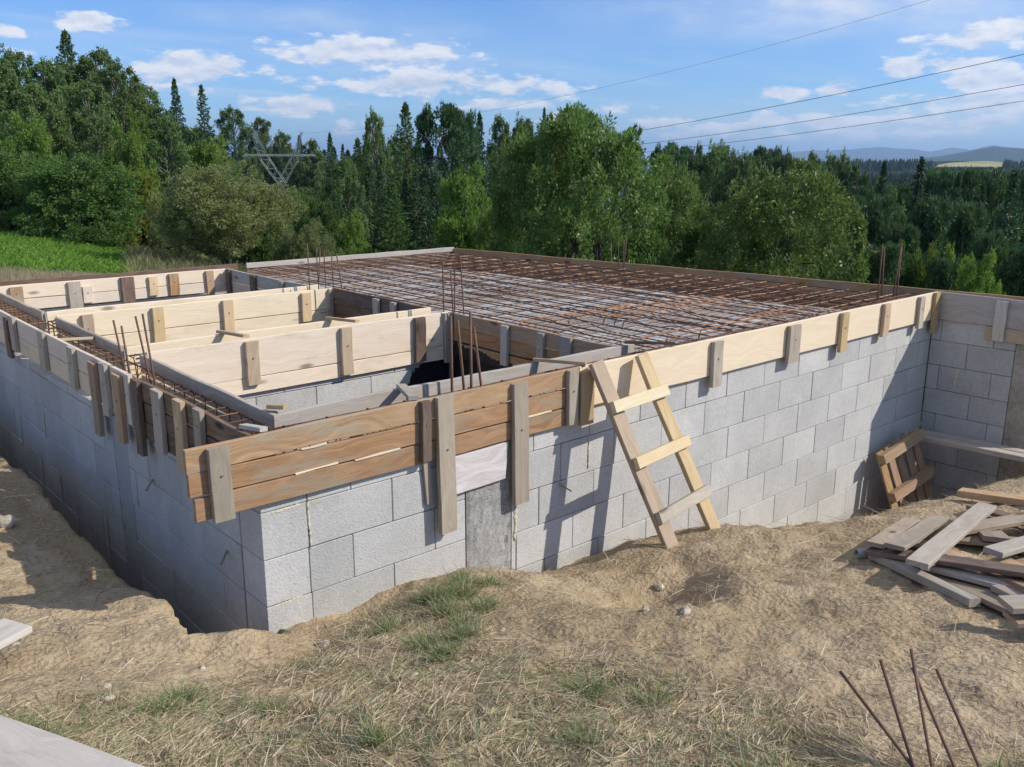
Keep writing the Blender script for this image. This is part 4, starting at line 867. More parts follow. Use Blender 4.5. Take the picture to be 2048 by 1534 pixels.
def place(root, px, top, d, label, base=None, group=None, wid=None, rz=None, cat='tree', h0=1., r_0=None, copy=True, name=None, sink=0.):
    """stand a tree at distance d on the bearing of photo column px; its top reaches photo row top"""
    q = bearing(px, 400, d); zb = Hs(q[0], q[1])-sink if base is None else base
    v = bearing(px, top, d); h = v[2]-zb; s = h/h0; w = s if wid is None else wid/r_0
    o = root
    if copy:
        o = root.copy(); COL.objects.link(o)
        for ch in root.children: c = ch.copy(); COL.objects.link(c); c.parent = o
    for kk in ('label', 'category', 'group'):
        if kk in o: del o[kk]
    if name: o.name = name
    o.location = (q[0], q[1], zb); o.scale = (w, w, s); o.rotation_euler = (0, 0, random.random()*6.28 if rz is None else rz)
    return tag(o, label, cat, group)

# prototypes (each then stands in the scene itself the first time it is used)
used = set()
def use(proto, *a, **k):
    first = proto.name not in used; nm = proto.name; used.add(nm)
    return place(proto, *a, copy=not first, **k)
class Proto:
    def __init__(s, root, h, R): s.r, s.h, s.R, s.u = root, h, R, False; s.ch = list(root.children); s.src = None
    def put(s, px, top, d, label, wid=None, **k):
        if s.u:
            o = s.r.copy(); COL.objects.link(o)
            for c0 in s.ch:
                c = c0.copy(); COL.objects.link(c); c.parent = o
        else: o = s.r; s.u = True
        return place(o, px, top, d, label, wid=wid, r_0=s.R, h0=s.h, copy=False, **k)
def W2M(px, d): return px/F*d
# --- near bushes
big = Proto(broad(11, 4.6, 2.0, 90000, .085, .036, LF_WIL, nc=110, rad=.2, name='round_willow', shell=.86, lo=.84, hi=1.02, tp_=-.05, zexp=.7, dome=True), 4.6, 2.0)
big.put(1165, 222, 20.5, 'big round dark green willow bush behind the middle of the deck', wid=W2M(168, 20.5), base=-3.2, cat='bush', rz=.4)
b2 = Proto(broad(12, 4.2, 1.7, 60000, .08, .034, LF_WIL, nc=80, rad=.22, name='leafy_bush', shell=.86, lo=.75, hi=1.08, tp_=.05, zexp=.75, dome=True), 4.2, 1.7)
b2.put(1570, 330, 21, 'broad green bush with sunlit top behind the right part of the deck', wid=W2M(150, 21), base=-3.6, cat='bush')
b2.put(1395, 400, 24, 'lower green bush between the two big bushes behind the deck', wid=W2M(85, 24), base=-3.8, cat='bush')
b2.put(1345, 320, 26, 'yellowish green bush half hidden right of the big round willow', wid=W2M(75, 26), base=-3.8, cat='bush')
b2.put(1065, 262, 23, 'left shoulder bush beside the big round willow', wid=W2M(85, 23), base=-3.2, cat='bush')
ol = Proto(broad(13, 3.6, 1.8, 60000, .075, .030, LF_OLV, nc=52, rad=.25, low=False, stems=2, name='olive_willow', shell=.86, r0_=.10), 3.6, 1.8)
ol.put(448, 322, 22, 'olive grey willow with a visible dark trunk behind the back left rim', wid=W2M(132, 22), base=-1.0, cat='tree', rz=1.)
ol.put(610, 440, 21, 'low olive bush right of the grey willow behind the rim', wid=W2M(70, 21), base=-1.9, cat='bush')
ol.put(345, 420, 25, 'small olive bush left of the grey willow', wid=W2M(50, 25), base=-1.5, cat='bush')
dk_ = Proto(broad(14, 4.2, 2.1, 46000, .10, .055, LF_DRK, nc=56, rad=.25, name='dark_bush', shell=.85), 4.2, 2.1)
dk_.put(160, 312, 27, 'dense dark green bush rising over the bright fern slope', wid=W2M(110, 27), cat='bush', sink=.2)
dk_.put(20, 300, 29, 'dark green bush cut by the left edge above the fern slope', wid=W2M(95, 29), cat='bush', sink=.2)
dk_.put(530, 470, 24, 'fresh green low shrub beside the willow trunk', wid=W2M(40, 24), base=-1.7, cat='bush')
lg = Proto(broad(15, 4.6, 1.6, 34000, .11, .05, LF_LGT, nc=44, rad=.27, name='light_tree', shell=.85, stems=1, low=False), 4.6, 1.6)
lg.put(72, 232, 33, 'light green pointed young tree in front of the birches at left', wid=W2M(55, 33), sink=.3)
lg.put(-15, 268, 34, 'light green young tree cut by the left picture edge', wid=W2M(55, 34), sink=.3)
lg.put(930, 330, 30, 'bright maple like tree left of the big round willow', wid=W2M(62, 30), base=-4.)
lg.put(985, 395, 26, 'low bright green shrub at the left foot of the big round willow', wid=W2M(40, 26), base=-3.6, cat='bush')
lg.put(1975, 505, 24, 'small light green bush near the right edge above the rim', wid=W2M(45, 24), base=-4.2, cat='bush')
lg.put(700, 425, 24, 'light green shrub below the drooping birch', wid=W2M(40, 24), base=-2.6, cat='bush')
lg.put(425, 275, 50, 'green young tree below the dark spruces at left', wid=W2M(55, 50))
yl = Proto(broad(16, 3.6, 1.5, 30000, .10, .05, LF_YEL, nc=40, rad=.26, name='yellow_bush', shell=.85), 3.6, 1.5)
yl.put(262, 338, 30, 'yellow green rounded bush between the dark bush and the grey willow', wid=W2M(58, 30), cat='bush', sink=.3)
yl.put(480, 560, 21.5, 'low shrub at the foot of the grey willow', wid=W2M(50, 21), base=-1.5, cat='bush') if False else None
# --- drooping birches
bi = [Proto(birch(21+i, 14, 3.4, 26000, L_=.17, W_=.12), 14, 3.4) for i in range(2)]
BL = [(25, 118, 47, 62), (70, 103, 50, 50), (120, 122, 46, 60), (168, 128, 50, 65), (228, 100, 50, 55), (262, 130, 48, 55), (300, 170, 52, 55), (330, 215, 48, 48), (-40, 120, 46, 70), (195, 165, 42, 55), (95, 170, 41, 55)]
NB = ['birch with hanging twigs near the left edge', 'birch with a slightly higher rounded top near the left edge', 'birch left of the tall pointed tree', 'broad birch below the tall pointed tree', 'tall narrow topped birch right of the pointed tree', 'birch sloping down right of the tall narrow one',
      'birch at the right flank of the left birch wood', 'rightmost lower birch of the left birch wood', 'birch at the very left picture edge', 'front birch in the middle of the left birch wood', 'front birch hanging over the light young tree']
for i, (px, top, d, w) in enumerate(BL): bi[i % 2].put(px, top, d, NB[i], wid=W2M(w*1.25, d), group='birches on the slope at left', sink=.5)
bi[0].put(690, 318, 36, 'drooping yellowish birch standing alone before the conifers', wid=W2M(58, 36))
bi[1].put(478, 216, 132, 'rounded birch left of the power pylon', wid=W2M(50, 132))
bi[0].put(530, 236, 134, 'narrow birch right beside the left horn of the pylon', wid=W2M(38, 134))
bi[1].put(757, 224, 52, 'tall light birch left of the pointed larch', wid=W2M(42, 52))
bi[0].put(1000, 232, 62, 'birch between the pines and the big round willow', wid=W2M(40, 62))
bi[1].put(1050, 236, 64, 'birch top behind the left shoulder of the big willow', wid=W2M(45, 64))
bi[0].put(1140, 262, 60, 'birch hidden behind the big round willow', wid=W2M(50, 60))
bi[1].put(575, 265, 136, 'birch top inside the horns of the pylon', wid=W2M(35, 136))
bi[0].put(628, 280, 138, 'birch just right of the pylon', wid=W2M(35, 138))
# --- conifers
la = Proto(spruce(31, 12, 2.4, LF_LAR, name='larch_tree', ragged_=.35, whorl=44, cards=34, L_=.20, W_=.085, power=.72, droop=.15), 12, 2.4)
la.put(166, 65, 52, 'tall pointed larch towering over the left birches', wid=W2M(55, 52))
la.put(815, 207, 50, 'tall pointed larch in the middle of the conifers', wid=W2M(52, 50))
sp = [Proto(spruce(32, 13, 2.5, whorl=40, cards=34, L_=.24, W_=.10), 13, 2.5), Proto(spruce(33, 13, 2.2, whorl=30, per=6, cards=34, ragged_=.5, z0=.12, droop=.25, L_=.24, W_=.10), 13, 2.2)]
SPL = [(368, 160, 58, 34, 'dark ragged spruce top left of its twin at left'), (420, 172, 57, 34, 'dark ragged spruce top right of its twin at left'), (665, 268, 74, 30, 'small spruce top right of the pylon'), (690, 290, 78, 25, 'tiny spruce tip left of the light birch'),
       (960, 228, 58, 40, 'dark spruce right of the two pines'), (1087, 218, 66, 26, 'lone dark spruce tip above the willow shoulder'), (605, 272, 140, 26, 'spruce behind the right pylon horn'),
       (1835, 318, 62, 48, 'broad dark spruce standing highest in the right wood'), (1762, 326, 64, 40, 'dark spruce left of the highest one in the right wood'), (2022, 345, 42, 62, 'large spruce at the right picture edge'), (1912, 350, 58, 44, 'dark spruce right of the highest one in the right wood'),
       (1700, 345, 70, 34, 'spruce behind the right end of the broad bush'), (1965, 372, 52, 40, 'spruce left of the large one at the right edge'), (2090, 320, 45, 60, 'spruce cut by the right picture edge')]
for i, (px, top, d, w, lab) in enumerate(SPL): sp[i % 2].put(px, top, d, lab, wid=W2M(w, d))
pi_ = [Proto(pine(41, 12, 2.6, 26000), 12, 2.6), Proto(pine(42, 10, 2.6, 26000, bare=.2), 10, 2.6)]
PNL = [(892, 213, 46, 48, 'pine with a bare orange trunk left of the maple like tree'), (935, 226, 54, 30, 'narrow pine behind the orange trunked one'), (1735, 398, 38, 48, 'grey green pine before the dark right wood'), (1775, 400, 40, 34, 'slim pine beside the grey green one in the right wood'),
       (1872, 402, 36, 55, 'fresh green young pine in the right wood'), (1945, 415, 38, 48, 'young pine with an upright tip near the right edge'), (1815, 455, 34, 42, 'low pine above the upright bars at right'), (1995, 470, 33, 40, 'low young pine at the right edge')]
for i, (px, top, d, w, lab) in enumerate(PNL): pi_[0 if i < 2 else 1].put(px, top, d, lab, wid=W2M(w, d))
# --- the wood in between, trees that nothing tells apart
ORD = ['first', 'second', 'third', 'fourth', 'fifth', 'sixth', 'seventh', 'eighth', 'ninth', 'tenth', 'eleventh', 'twelfth', 'thirteenth', 'fourteenth', 'fifteenth', 'sixteenth', 'seventeenth', 'eighteenth', 'nineteenth', 'twentieth']
KN = {big: 'round bush', b2: 'leafy bush', ol: 'olive bush', dk_: 'dark leafy bush', lg: 'light green tree', yl: 'yellow bush', la: 'larch', bi[0]: 'birch', bi[1]: 'birch', sp[0]: 'spruce', sp[1]: 'spruce', pi_[0]: 'pine', pi_[1]: 'young pine'}
rf = random.Random(5)
def band(x0, x1, step, rowf, dlo, dhi, kinds, label, group, sink=0):
    x = x0; cnt = {}; ks = []
    while x < x1:
        d = rf.uniform(dlo, dhi); k = rf.choice(kinds); top = rowf(x)+rf.uniform(-14, 22)
        kn = KN[k]; cnt[kn] = cnt.get(kn, 0)+1
        k.put(x, top, d, ORD[cnt[kn]-1]+' '+kn+' from the left in the '+group, wid=W2M(rf.uniform(32, 54)*(60/d)**.3, d), group='trees of the '+group, sink=sink); x += step*rf.uniform(.7, 1.3)
band(490, 730, 16, lambda x: 302, 130, 150, [bi[0], sp[0], sp[1]], 'tree of the dark wood behind the pylon', 'dark wood behind the pylon')
band(340, 470, 24, lambda x: 250+(x-340)*.12, 62, 75, [bi[0], bi[1], sp[0]], 'tree in the wood under the pylon and the dark spruces', 'wood under the pylon')
band(720, 1110, 19, lambda x: 275, 62, 78, [sp[0], sp[1], la, bi[1]], 'tree in the closed dark wood behind the middle conifers', 'wood behind the middle conifers')
band(740, 1020, 24, lambda x: 350, 38, 46, [sp[0], la, sp[1]], 'dark tree in the lower front of the middle wood', 'front of the middle wood')
band(1335, 1720, 21, lambda x: 303+max(0, x-1480)*.08, 75, 100, [bi[0], bi[1], pi_[0], sp[0]], 'tree of the wood behind the two right bushes', 'wood behind the right bushes')
band(1340, 1500, 30, lambda x: 296, 68, 76, [bi[1], pi_[0]], 'taller birch or pine between the big bushes', 'taller trees between the bushes')
band(1690, 2085, 17, lambda x: 358, 60, 95, [sp[0], pi_[1], pi_[0], bi[1], bi[0]], 'tree of the dark valley wood at right', 'dark valley wood at right')
band(1690, 2085, 22, lambda x: 425, 40, 52, [sp[0], pi_[1], la, la, bi[1], lg], 'conifer in the front rows of the right wood', 'front rows of the right wood')
band(1700, 2100, 26, lambda x: 505, 27, 34, [lg, dk_, pi_[1]], 'low tree or bush along the foot of the right wood', 'foot of the right wood')
band(1000, 1700, 40, lambda x: 430, 26, 34, [dk_, b2], 'bush filling in behind the big bushes', 'bushes behind the deck')
band(-60, 340, 45, lambda x: 230, 37, 44, [bi[1], lg], 'front tree of the left birch wood', 'front of the left birch wood', sink=.5)
band(-50, 420, 30, lambda x: 175+max(0, x-200)*.5, 60, 75, [bi[0], bi[1]], 'tree deep in the left birch wood', 'back of the left birch wood', sink=.5)
band(470, 690, 24, lambda x: 375, 126, 136, [bi[0], bi[1], dk_], 'leafy tree low behind the pylon', 'low trees behind the pylon')
band(260, 640, 42, lambda x: 385, 32, 40, [dk_, lg], 'bush between the left woods and the grey willow', 'bushes before the left woods')
for pr in [big, b2, ol, dk_, lg, yl, la]+bi+sp+pi_:
    if not pr.u: pr.put(3500, 300, 80, 'tree outside the picture')
# --- ferns, meadow, straw
def strands(name, Pb, D, L_, W_, material, r, seg=3, curl=.5, fold=True, **kw):
    """flat tapering blades rooted at Pb growing along D and bending over"""
    n = len(Pb); D = unit(D); S = unit(np.cross(D, r.normal(size=(n, 3)))); L_ = np.broadcast_to(L_, n)*r.uniform(.6, 1.4, n); bend_ = unit(np.stack([r.normal(size=n), r.normal(size=n), -.3*np.ones(n)], 1))*curl
    V = np.empty((n, 2*(seg)+1, 3))
    for k in range(seg):
        t = k/seg; c = Pb+D*(L_*t)[:, None]+bend_*(L_*t*t)[:, None]; w = W_*(1-t*.75)*.5; V[:, 2*k] = c-S*w; V[:, 2*k+1] = c+S*w
    V[:, 2*seg] = Pb+D*L_[:, None]+bend_*L_[:, None]
    b = (np.arange(n)*(2*seg+1))[:, None]; q = np.concatenate([b+np.array([[2*k, 2*k+1, 2*k+3, 2*k+2]]) for k in range(seg-1)], 0) if seg > 1 else np.zeros((0, 4), int)
    tip = b+np.array([[2*seg-2, 2*seg-1, 2*seg, 2*seg]])
    me = bpy.data.meshes.new(name); me.vertices.add(n*(2*seg+1)); me.vertices.foreach_set('co', V.astype(np.float32).ravel())
    tip3 = tip[:, :3]; nq, nt = len(q), len(tip3); li = np.concatenate([q.ravel(), tip3.ravel()]).astype(np.int32)
    me.loops.add(len(li)); me.loops.foreach_set('vertex_index', li); me.polygons.add(nq+nt)
    me.polygons.foreach_set('loop_start', np.concatenate([np.arange(nq)*4, nq*4+np.arange(nt)*3]).astype(np.int32)); me.update(calc_edges=True); me.materials.append(material)
    o = bpy.data.objects.new(name, me); COL.objects.link(o); return tag(o, kind='stuff', **kw)
def bladem(name, cols, tr=.25):
    m_, g = mat(name); gi = g.n('ShaderNodeNewGeometry').outputs['Random Per Island']; n = len(cols)
    x = g.n('ShaderNodeValToRGB', {0: gi}); x.color_ramp.interpolation = 'CONSTANT'; e = x.color_ramp.elements
    while len(e) < n: e.new(.5)
    for i, (p_, c_) in enumerate(cols): e[i].position = p_; e[i].color = tuple(c_)+(1,)
    p = g.n('ShaderNodeBsdfPrincipled', {'Base Color': x.outputs[0], 'Roughness': .7, 'Specular IOR Level': .2}); t = g.n('ShaderNodeBsdfTranslucent', {'Color': x.outputs[0]})
    g.n('ShaderNodeOutputMaterial', {0: g.n('ShaderNodeMixShader', {0: tr, 1: p.outputs[0], 2: t.outputs[0]}).outputs[0]}); return m_
STRAW = bladem('dry_straw', [(0, (.52, .43, .29)), (.22, (.38, .30, .19)), (.45, (.25, .18, .12)), (.62, (.60, .51, .36)), (.82, (.19, .14, .095)), (.92, (.70, .62, .46))])
HAY = bladem('dry_grass', [(0, (.54, .44, .29)), (.22, (.42, .33, .21)), (.45, (.35, .33, .19)), (.58, (.64, .54, .38)), (.8, (.30, .235, .15)), (.93, (.36, .39, .20))])
GREEN = bladem('green_grass', [(0, (.25, .30, .14)), (.3, (.32, .35, .19)), (.6, (.38, .38, .24)), (.85, (.20, .26, .11))], .35)
TALL = bladem('tall_dry_grass', [(0, (.46, .38, .25)), (.3, (.30, .25, .15)), (.55, (.46, .38, .25)), (.8, (.22, .22, .11))], .3)
FERN = bladem('bright_fern', [(0, (.13, .26, .035)), (.3, (.17, .32, .04)), (.6, (.22, .36, .06)), (.85, (.10, .20, .03))], .4)
r = np.random.default_rng(3)
def scat(n, x0, x1, y0, y1, dens):
    x = r.uniform(x0, x1, n); y = r.uniform(y0, y1, n); k = r.random(n) < dens(x, y); return x[k], y[k]
def free(x, y): return ~((x > -.50) & (y > -.16)) & (y < 9)
TURF = [ghit(u, min(v, 1532))[:2]+np.array([0, 0]) for u, v in [(-300, 1440), (60, 1420), (330, 1385), (560, 1335), (660, 1295), (745, 1215), (850, 1190), (905, 1245), (1000, 1300), (1150, 1335), (1280, 1330), (1400, 1375), (1500, 1400), (1640, 1425), (1750, 1480), (1850, 1532)]]
TURF += [np.array([3., -5.]), np.array([-4., -5.])]
def inpoly(x, y, Pq):
    c = np.zeros(len(x), bool); n = len(Pq)
    for i in range(n):
        x1, y1 = Pq[i]; x2, y2 = Pq[(i+1) % n]
        if y1 == y2: continue
        k = ((y1 > y) != (y2 > y)) & (x < (x2-x1)*(y-y1)/(y2-y1)+x1); c ^= k
    return c
def gmask(x, y):        # where turf survives on the bank in front of the wall
    m = sum(inpoly(x+.22*vn(x, y, 3+s_, s_)+r.normal(size=len(x))*.045, y+.22*vn(x, y, 3.5+s_, s_+1)+r.normal(size=len(x))*.045, TURF) for s_ in range(3))/3.
    return m*(.7+1.5*np.clip(vn(x, y, 2.6, 3)+.33, 0, 1))*(.6+.8*np.clip(vn(x, y, 9, 1)+.5, 0, 1))
x, y = scat(230000, -2.3, 3.0, -3.6, 0, lambda x, y: gmask(x, y)*free(x, y)); z = H(x, y)
w_ = .5*vn(x, y, .8, 2)*12; D = np.stack([np.cos(w_)+r.normal(size=len(x))*.7, np.sin(w_)+r.normal(size=len(x))*.7, .02+.16*r.random(len(x))**2], 1)
strands('dry_grass', np.stack([x, y, z-.004], 1), D, .085, .0048, HAY, r, 3, .28, label='matted dry greyish grass over the bank in the foreground', cat='grass')
x, y = scat(60000, -2.3, 3.0, -3.6, 0, lambda x, y: sstep(.40, .85, gmask(x, y)*(.4+1.5*np.clip(vn(x, y, 3.1, 1)+.3, 0, 1)))*free(x, y)); z = H(x, y)
D = np.stack([r.normal(size=len(x))*.6, r.normal(size=len(x))*.6, .18+.4*r.random(len(x))], 1)
strands('green_grass', np.stack([x, y, z-.004], 1), D, .055, .0038, GREEN, r, 3, .5, label='green tufts growing through the dry grass', cat='grass')
# upright green tufts
tx, ty = scat(190, -2, 2.6, -3.4, -.3, lambda x, y: sstep(.5, 1., gmask(x, y))*free(x, y)*.5); ex = np.array([.62, .75, .55, .85, .7, .95, .5]); ey = np.array([-.5, -.62, -.75, -.48, -.85, -.6, -.95]); tx = np.concatenate([ex, tx]); ty = np.concatenate([ey, ty])
i_ = (len(tx)*r.random(9000)**1.15).astype(int); x = tx[i_]+r.normal(size=9000)*.03; y = ty[i_]+r.normal(size=9000)*.03; z = H(x, y)
strands('green_grass', np.stack([x, y, z-.004], 1), np.stack([(x-tx[i_])*9+r.normal(size=9000)*.25, (y-ty[i_])*9+r.normal(size=9000)*.25, .8+0*x], 1), .075, .0042, bladem('fresh_tuft', [(0, (.20, .26, .10)), (.3, (.27, .33, .14)), (.6, (.35, .36, .20)), (.8, (.44, .40, .26))], .4), r, 4, .5, label='upright green grass tufts in the dry turf', cat='grass')
x, y = scat(150000, -3.2, 7.5, -4.2, 5.5, lambda x, y: (.25+.75*np.clip(vn(x, y, 2.2, 2)+.5, 0, 1)+gmask(x, y)*.5)*free(x, y)*np.exp(-np.hypot(x, y+1.5)/6)); z = H(x, y)
a = r.uniform(0, 6.28, len(x)); D = np.stack([np.cos(a), np.sin(a), .05*r.normal(size=len(x))+.02], 1)
strands('straw_litter', np.stack([x, y, z+.003], 1), D, .095, .0026, STRAW, r, 3, .18, label='scattered dry stalks lying on the bare soil', cat='straw')
x, y = scat(2600, -3, 5.5, -4.2, 3, lambda x, y: free(x, y)*.6); z = H(x, y); a = r.uniform(0, 6.28, len(x)); D = np.stack([np.cos(a), np.sin(a), .10*r.random(len(x))], 1)
strands('long_stalks', np.stack([x, y, z+.006], 1), D, .17, .0042, bladem('pale_stalk', [(0, (.55, .46, .30)), (.4, (.44, .36, .23)), (.7, (.64, .56, .40))]), r, 4, .12, label='longer pale stalks strewn over the ground', cat='straw')
# crumbs of dry soil
x, y = scat(9000, -3, 7.2, -4, 5, lambda x, y: free(x, y)*(.2+.8*np.clip(vn(x, y, 1.6, 3)*2+.4, 0, 1))*np.exp(-np.hypot(x-.5, y+1.5)/5)); z = H(x, y); n = len(x)
s_ = .004+.012*r.random(n)**3; U_ = np.array([(1, 0, -.2), (-1, .1, -.2), (.1, 1, -.2), (0, -1, -.2), (.1, -.1, .8)]); A_z = r.uniform(0, 6.28, n); V = U_[None]*s_[:, None, None]*r.uniform(.7, 1.3, (n, 5, 1)); cA, sA = np.cos(A_z)[:, None], np.sin(A_z)[:, None]
V = np.stack([V[:, :, 0]*cA-V[:, :, 1]*sA, V[:, :, 0]*sA+V[:, :, 1]*cA, V[:, :, 2]], -1)+np.stack([x, y, z], 1)[:, None]
b = (np.arange(n)*5)[:, None]; mk('soil_crumbs', V.reshape(-1, 3), np.concatenate([b+np.array([[i, j, 4]]) for i, j in ((0, 2), (2, 1), (1, 3), (3, 0))]), SOIL, kind='stuff', label='crumbs and small clods of dry soil', cat='soil')
# tall dry grass behind the back rim and on the slope
def polar(n, p0_, p1_, d0, d1):
    px = r.uniform(p0_, p1_, n); d = np.sqrt(r.uniform(d0*d0, d1*d1, n)); v = fw+cr*(px[:, None]-1024)/F-cu*(400-767)/F; v = v[:, :2]/np.hypot(v[:, 0], v[:, 1])[:, None]
    return CP[0]+v[:, 0]*d, CP[1]+v[:, 1]*d, px, d
x, y, px, d = polar(110000, -300, 700, 10.8, 19.6); k = (y > 6.9) & (r.random(len(x)) < np.where(px > 420, .5, 1)) & ((px > 300) | (d < 18.6+1.4*vn(x, y, .5, 1))); x, y, px, d = x[k], y[k], px[k], d[k]; z = H(x, y)
D = np.stack([r.normal(size=len(x))*.22, r.normal(size=len(x))*.22, np.ones(len(x))], 1)
strands('tall_dry_grass', np.stack([x, y, z-.02], 1), D, .38-.27*np.clip((d-12.5)/5.5, 0, 1), .008, TALL, r, 3, .3, label='tall dry meadow grass behind the back rim at left', cat='grass')
x, y, px, d = polar(90000, -350, 310, 16., 33); k = d > 18.4+1.6*vn(x, y, .5, 1); x, y = x[k], y[k]; z = H(x, y)
D = np.stack([r.normal(size=len(x))*.6, r.normal(size=len(x))*.6, .8+0*x], 1)
strands('fern_cover', np.stack([x, y, z-.02], 1), D, .20, .035, FERN, r, 3, .5, label='bright green fern slope below the left bushes', cat='ferns')
x, y, px, d = polar(40000, 250, 760, 17, 36); z = H(x, y); D = np.stack([r.normal(size=len(x))*.4, r.normal(size=len(x))*.4, .9+0*x], 1)
strands('rough_grass', np.stack([x, y, z-.02], 1), D, .40, .022, bladem('rough_meadow', [(0, (.17, .19, .07)), (.3, (.24, .22, .11)), (.6, (.12, .17, .04)), (.8, (.30, .26, .15))], .3), r, 3, .4, label='rough mixed grass around the grey willow', cat='grass')

# ------------------------------------------------------------------ power line
pyl = empty('power_pylon', tuple(bearing(563, 400, 120)*[1, 1, 0]+[0, 0, -14]), label='grey lattice power pylon with two horns standing over the wood at left', cat='pylon')
def PP(px, row, d=120.): return Vector(bearing(px, row, d))
def lattice(name, a0, a1, b0, b1, n, r_=.034):
    mb = MB(); a0, a1, b0, b1 = map(Vector, (a0, a1, b0, b1)); dp = Vector((.5, .6, 0)).normalized()
    for s_, w0 in ((-1, 1), (1, 1)):
        o_ = dp*.55*s_
        mb.tube([a0+o_, a1+o_*.6], r_, 4); mb.tube([b0+o_, b1+o_*.6], r_, 4)
        for i in range(n):
            t0, t1 = i/n, (i+1)/n; p, q = a0.lerp(a1, t0), b0.lerp(b1, t1)
            if i % 2: p, q = b0.lerp(b1, t0), a0.lerp(a1, t1)
            mb.tube([p+o_*(1-.4*t0), q+o_*(1-.4*t1)], r_*.55, 4)
    mb.build(name, STEEL, pyl)
lattice('leg', PP(545, 470), PP(560, 368), PP(556, 470), PP(566, 372), 8); lattice('leg', PP(585, 470), PP(567, 372), PP(596, 470), PP(572, 368), 8)
lattice('horn', PP(562, 374), PP(520, 318), PP(572, 366), PP(533, 310), 6); lattice('horn', PP(520, 318), PP(505, 266), PP(533, 310), PP(508, 264), 6)
lattice('horn', PP(566, 374), PP(597, 318), PP(556, 366), PP(585, 310), 6); lattice('horn', PP(597, 318), PP(602, 264), PP(585, 310), PP(605, 263), 6)
lattice('crossarm', PP(487, 312), PP(632, 312), PP(491, 309), PP(628, 309), 16, .03)
def wire(pts, r_, label):
    """pts: measured photo positions with their distances; the wire hangs in one vertical plane"""
    Q = [bearing(*p) for p in pts]; t = np.array([0]+list(np.cumsum([np.linalg.norm((Q[i+1]-Q[i])[:2]) for i in range(len(Q)-1)]))); co = [np.polyfit(t, [q[k] for q in Q], min(2 if k == 2 else 1, len(Q)-1)) for k in range(3)]
    tt = np.linspace(0, t[-1], 60); mb = MB(); mb.tube([tuple(np.polyval(c, s) for c in co) for s in tt], r_, 5); mb.build('power_line', WIRE, smooth=True, label=label, cat='cable', group='cables of the power line')
def plan_d(px, pA, dA, pB, dB):  # distance to a straight plan line through two bearings
    a, b = bearing(pA, 315, dA), bearing(pB, 315, dB); v = bearing(px, 315, 1)-CP; A2 = np.array([[v[0], -(b-a)[0]], [v[1], -(b-a)[1]]]); s = np.linalg.solve(A2, (a-CP)[:2]); return float(s[0])
def w4(pxs, rows, pA, dA, pB, dB, r_, label): wire([(p_, r_ow, plan_d(p_, pA, dA, pB, dB)) for p_, r_ow in zip(pxs, rows)], r_, label)
w4([603, 690, 1060, 1450, 1860, 2300], [263, 266, 205, 112, 0, -135], 603, 120, 2400, 62, .009, 'thin uppermost cable crossing the sky to the top right')
w4([560, 1290, 1600, 1800, 2048, 2400], [330, 254, 206, 168, 112, 20], 560, 120, 2500, 60, .019, 'upper of the three thick cables at right')
w4([632, 1310, 1600, 1800, 2048, 2400], [330, 279, 247, 218, 173, 95], 632, 120, 2500, 66, .019, 'middle of the three thick cables at right')
w4([700, 1340, 1600, 1800, 2048, 2400], [345, 295, 268, 243, 205, 140], 660, 125, 2500, 72, .019, 'lowest of the three thick cables at right')

# ------------------------------------------------------------------ distant country
def mound(name, prof, d, depth, material, zb, n=260, m=9, jag=0., seed=1, scale=1., **kw):
    """long ridge at distance d whose crest shows at the photo rows of prof; a real rounded mound"""
    pxs = np.linspace(prof[0][0], prof[-1][0], n); rows = np.interp(pxs, [p[0] for p in prof], [p[1] for p in prof]); V = []
    rr2 = np.random.default_rng(seed); ns = sum(np.interp(np.linspace(0, 1, n), np.linspace(0, 1, k), rr2.normal(size=k))*(6./k)**.8 for k in (12, 25, 50, 100))
    rows = rows+ns*jag
    for i in range(n):
        c = bearing(pxs[i], rows[i], d)
        for j in range(m):
            t = -1+2*j/(m-1); q = bearing(pxs[i], 315, d+depth*t); V.append((q[0], q[1], zb+(c[2]-zb)*math.cos(t*math.pi/2)**1.3+(rr2.normal()*scale if 0 < j < m-1 and j != m//2 else 0)))
    Fc = np.array([(i*m+j, (i+1)*m+j, (i+1)*m+j+1, i*m+j+1) for i in range(n-1) for j in range(m-1)])
    return mk(name, V, Fc, material, smooth=True, kind='structure', **kw)
m_, g = mat('far_forest'); p = g.n('ShaderNodeTexCoord').outputs['Object']
finish(g, g.mix(g.sm(g.noise(p, .02, 6, .7), .4, .6), (.014, .030, .016), (.030, .052, .026)), .95, g.noise(p, .1, 5, .7), 1, 4., .1); FARF = m_
m_, g = mat('far_field'); p = g.n('ShaderNodeTexCoord').outputs['Object']
finish(g, g.mix(g.sm(g.noise(p, .01, 3, .6), .45, .55), (.24, .25, .10), (.33, .31, .16)), .95, None); FIELD = m_
m_, g = mat('mountain_rock'); p = g.n('ShaderNodeTexCoord').outputs['Object']
finish(g, g.mix(g.noise(p, .001, 6, .7), (.015, .03, .045), (.035, .055, .075)), .95, None); MTN = m_
mound('hills', [(1150, 345), (1400, 338), (1600, 334), (1650, 330), (1700, 325), (1800, 323), (1900, 322), (2048, 326), (2300, 330), (2700, 345)], 1500, 420, FARF, -90, jag=.8, scale=1.5, label='forested ridge in the right distance')
mound('hills', [(1500, 352), (1750, 345), (1900, 340), (2048, 338), (2500, 345)], 900, 220, FARF, -80, jag=.8, scale=1.2, label='lower wooded band before the far ridge')
mound('hills', [(1800, 322), (1880, 312), (1930, 303), (1985, 293), (2020, 296), (2100, 300), (2300, 315), (2600, 330)], 6500, 1100, FARF, -120, jag=1., label='blue wooded hill at the right edge of the distance')
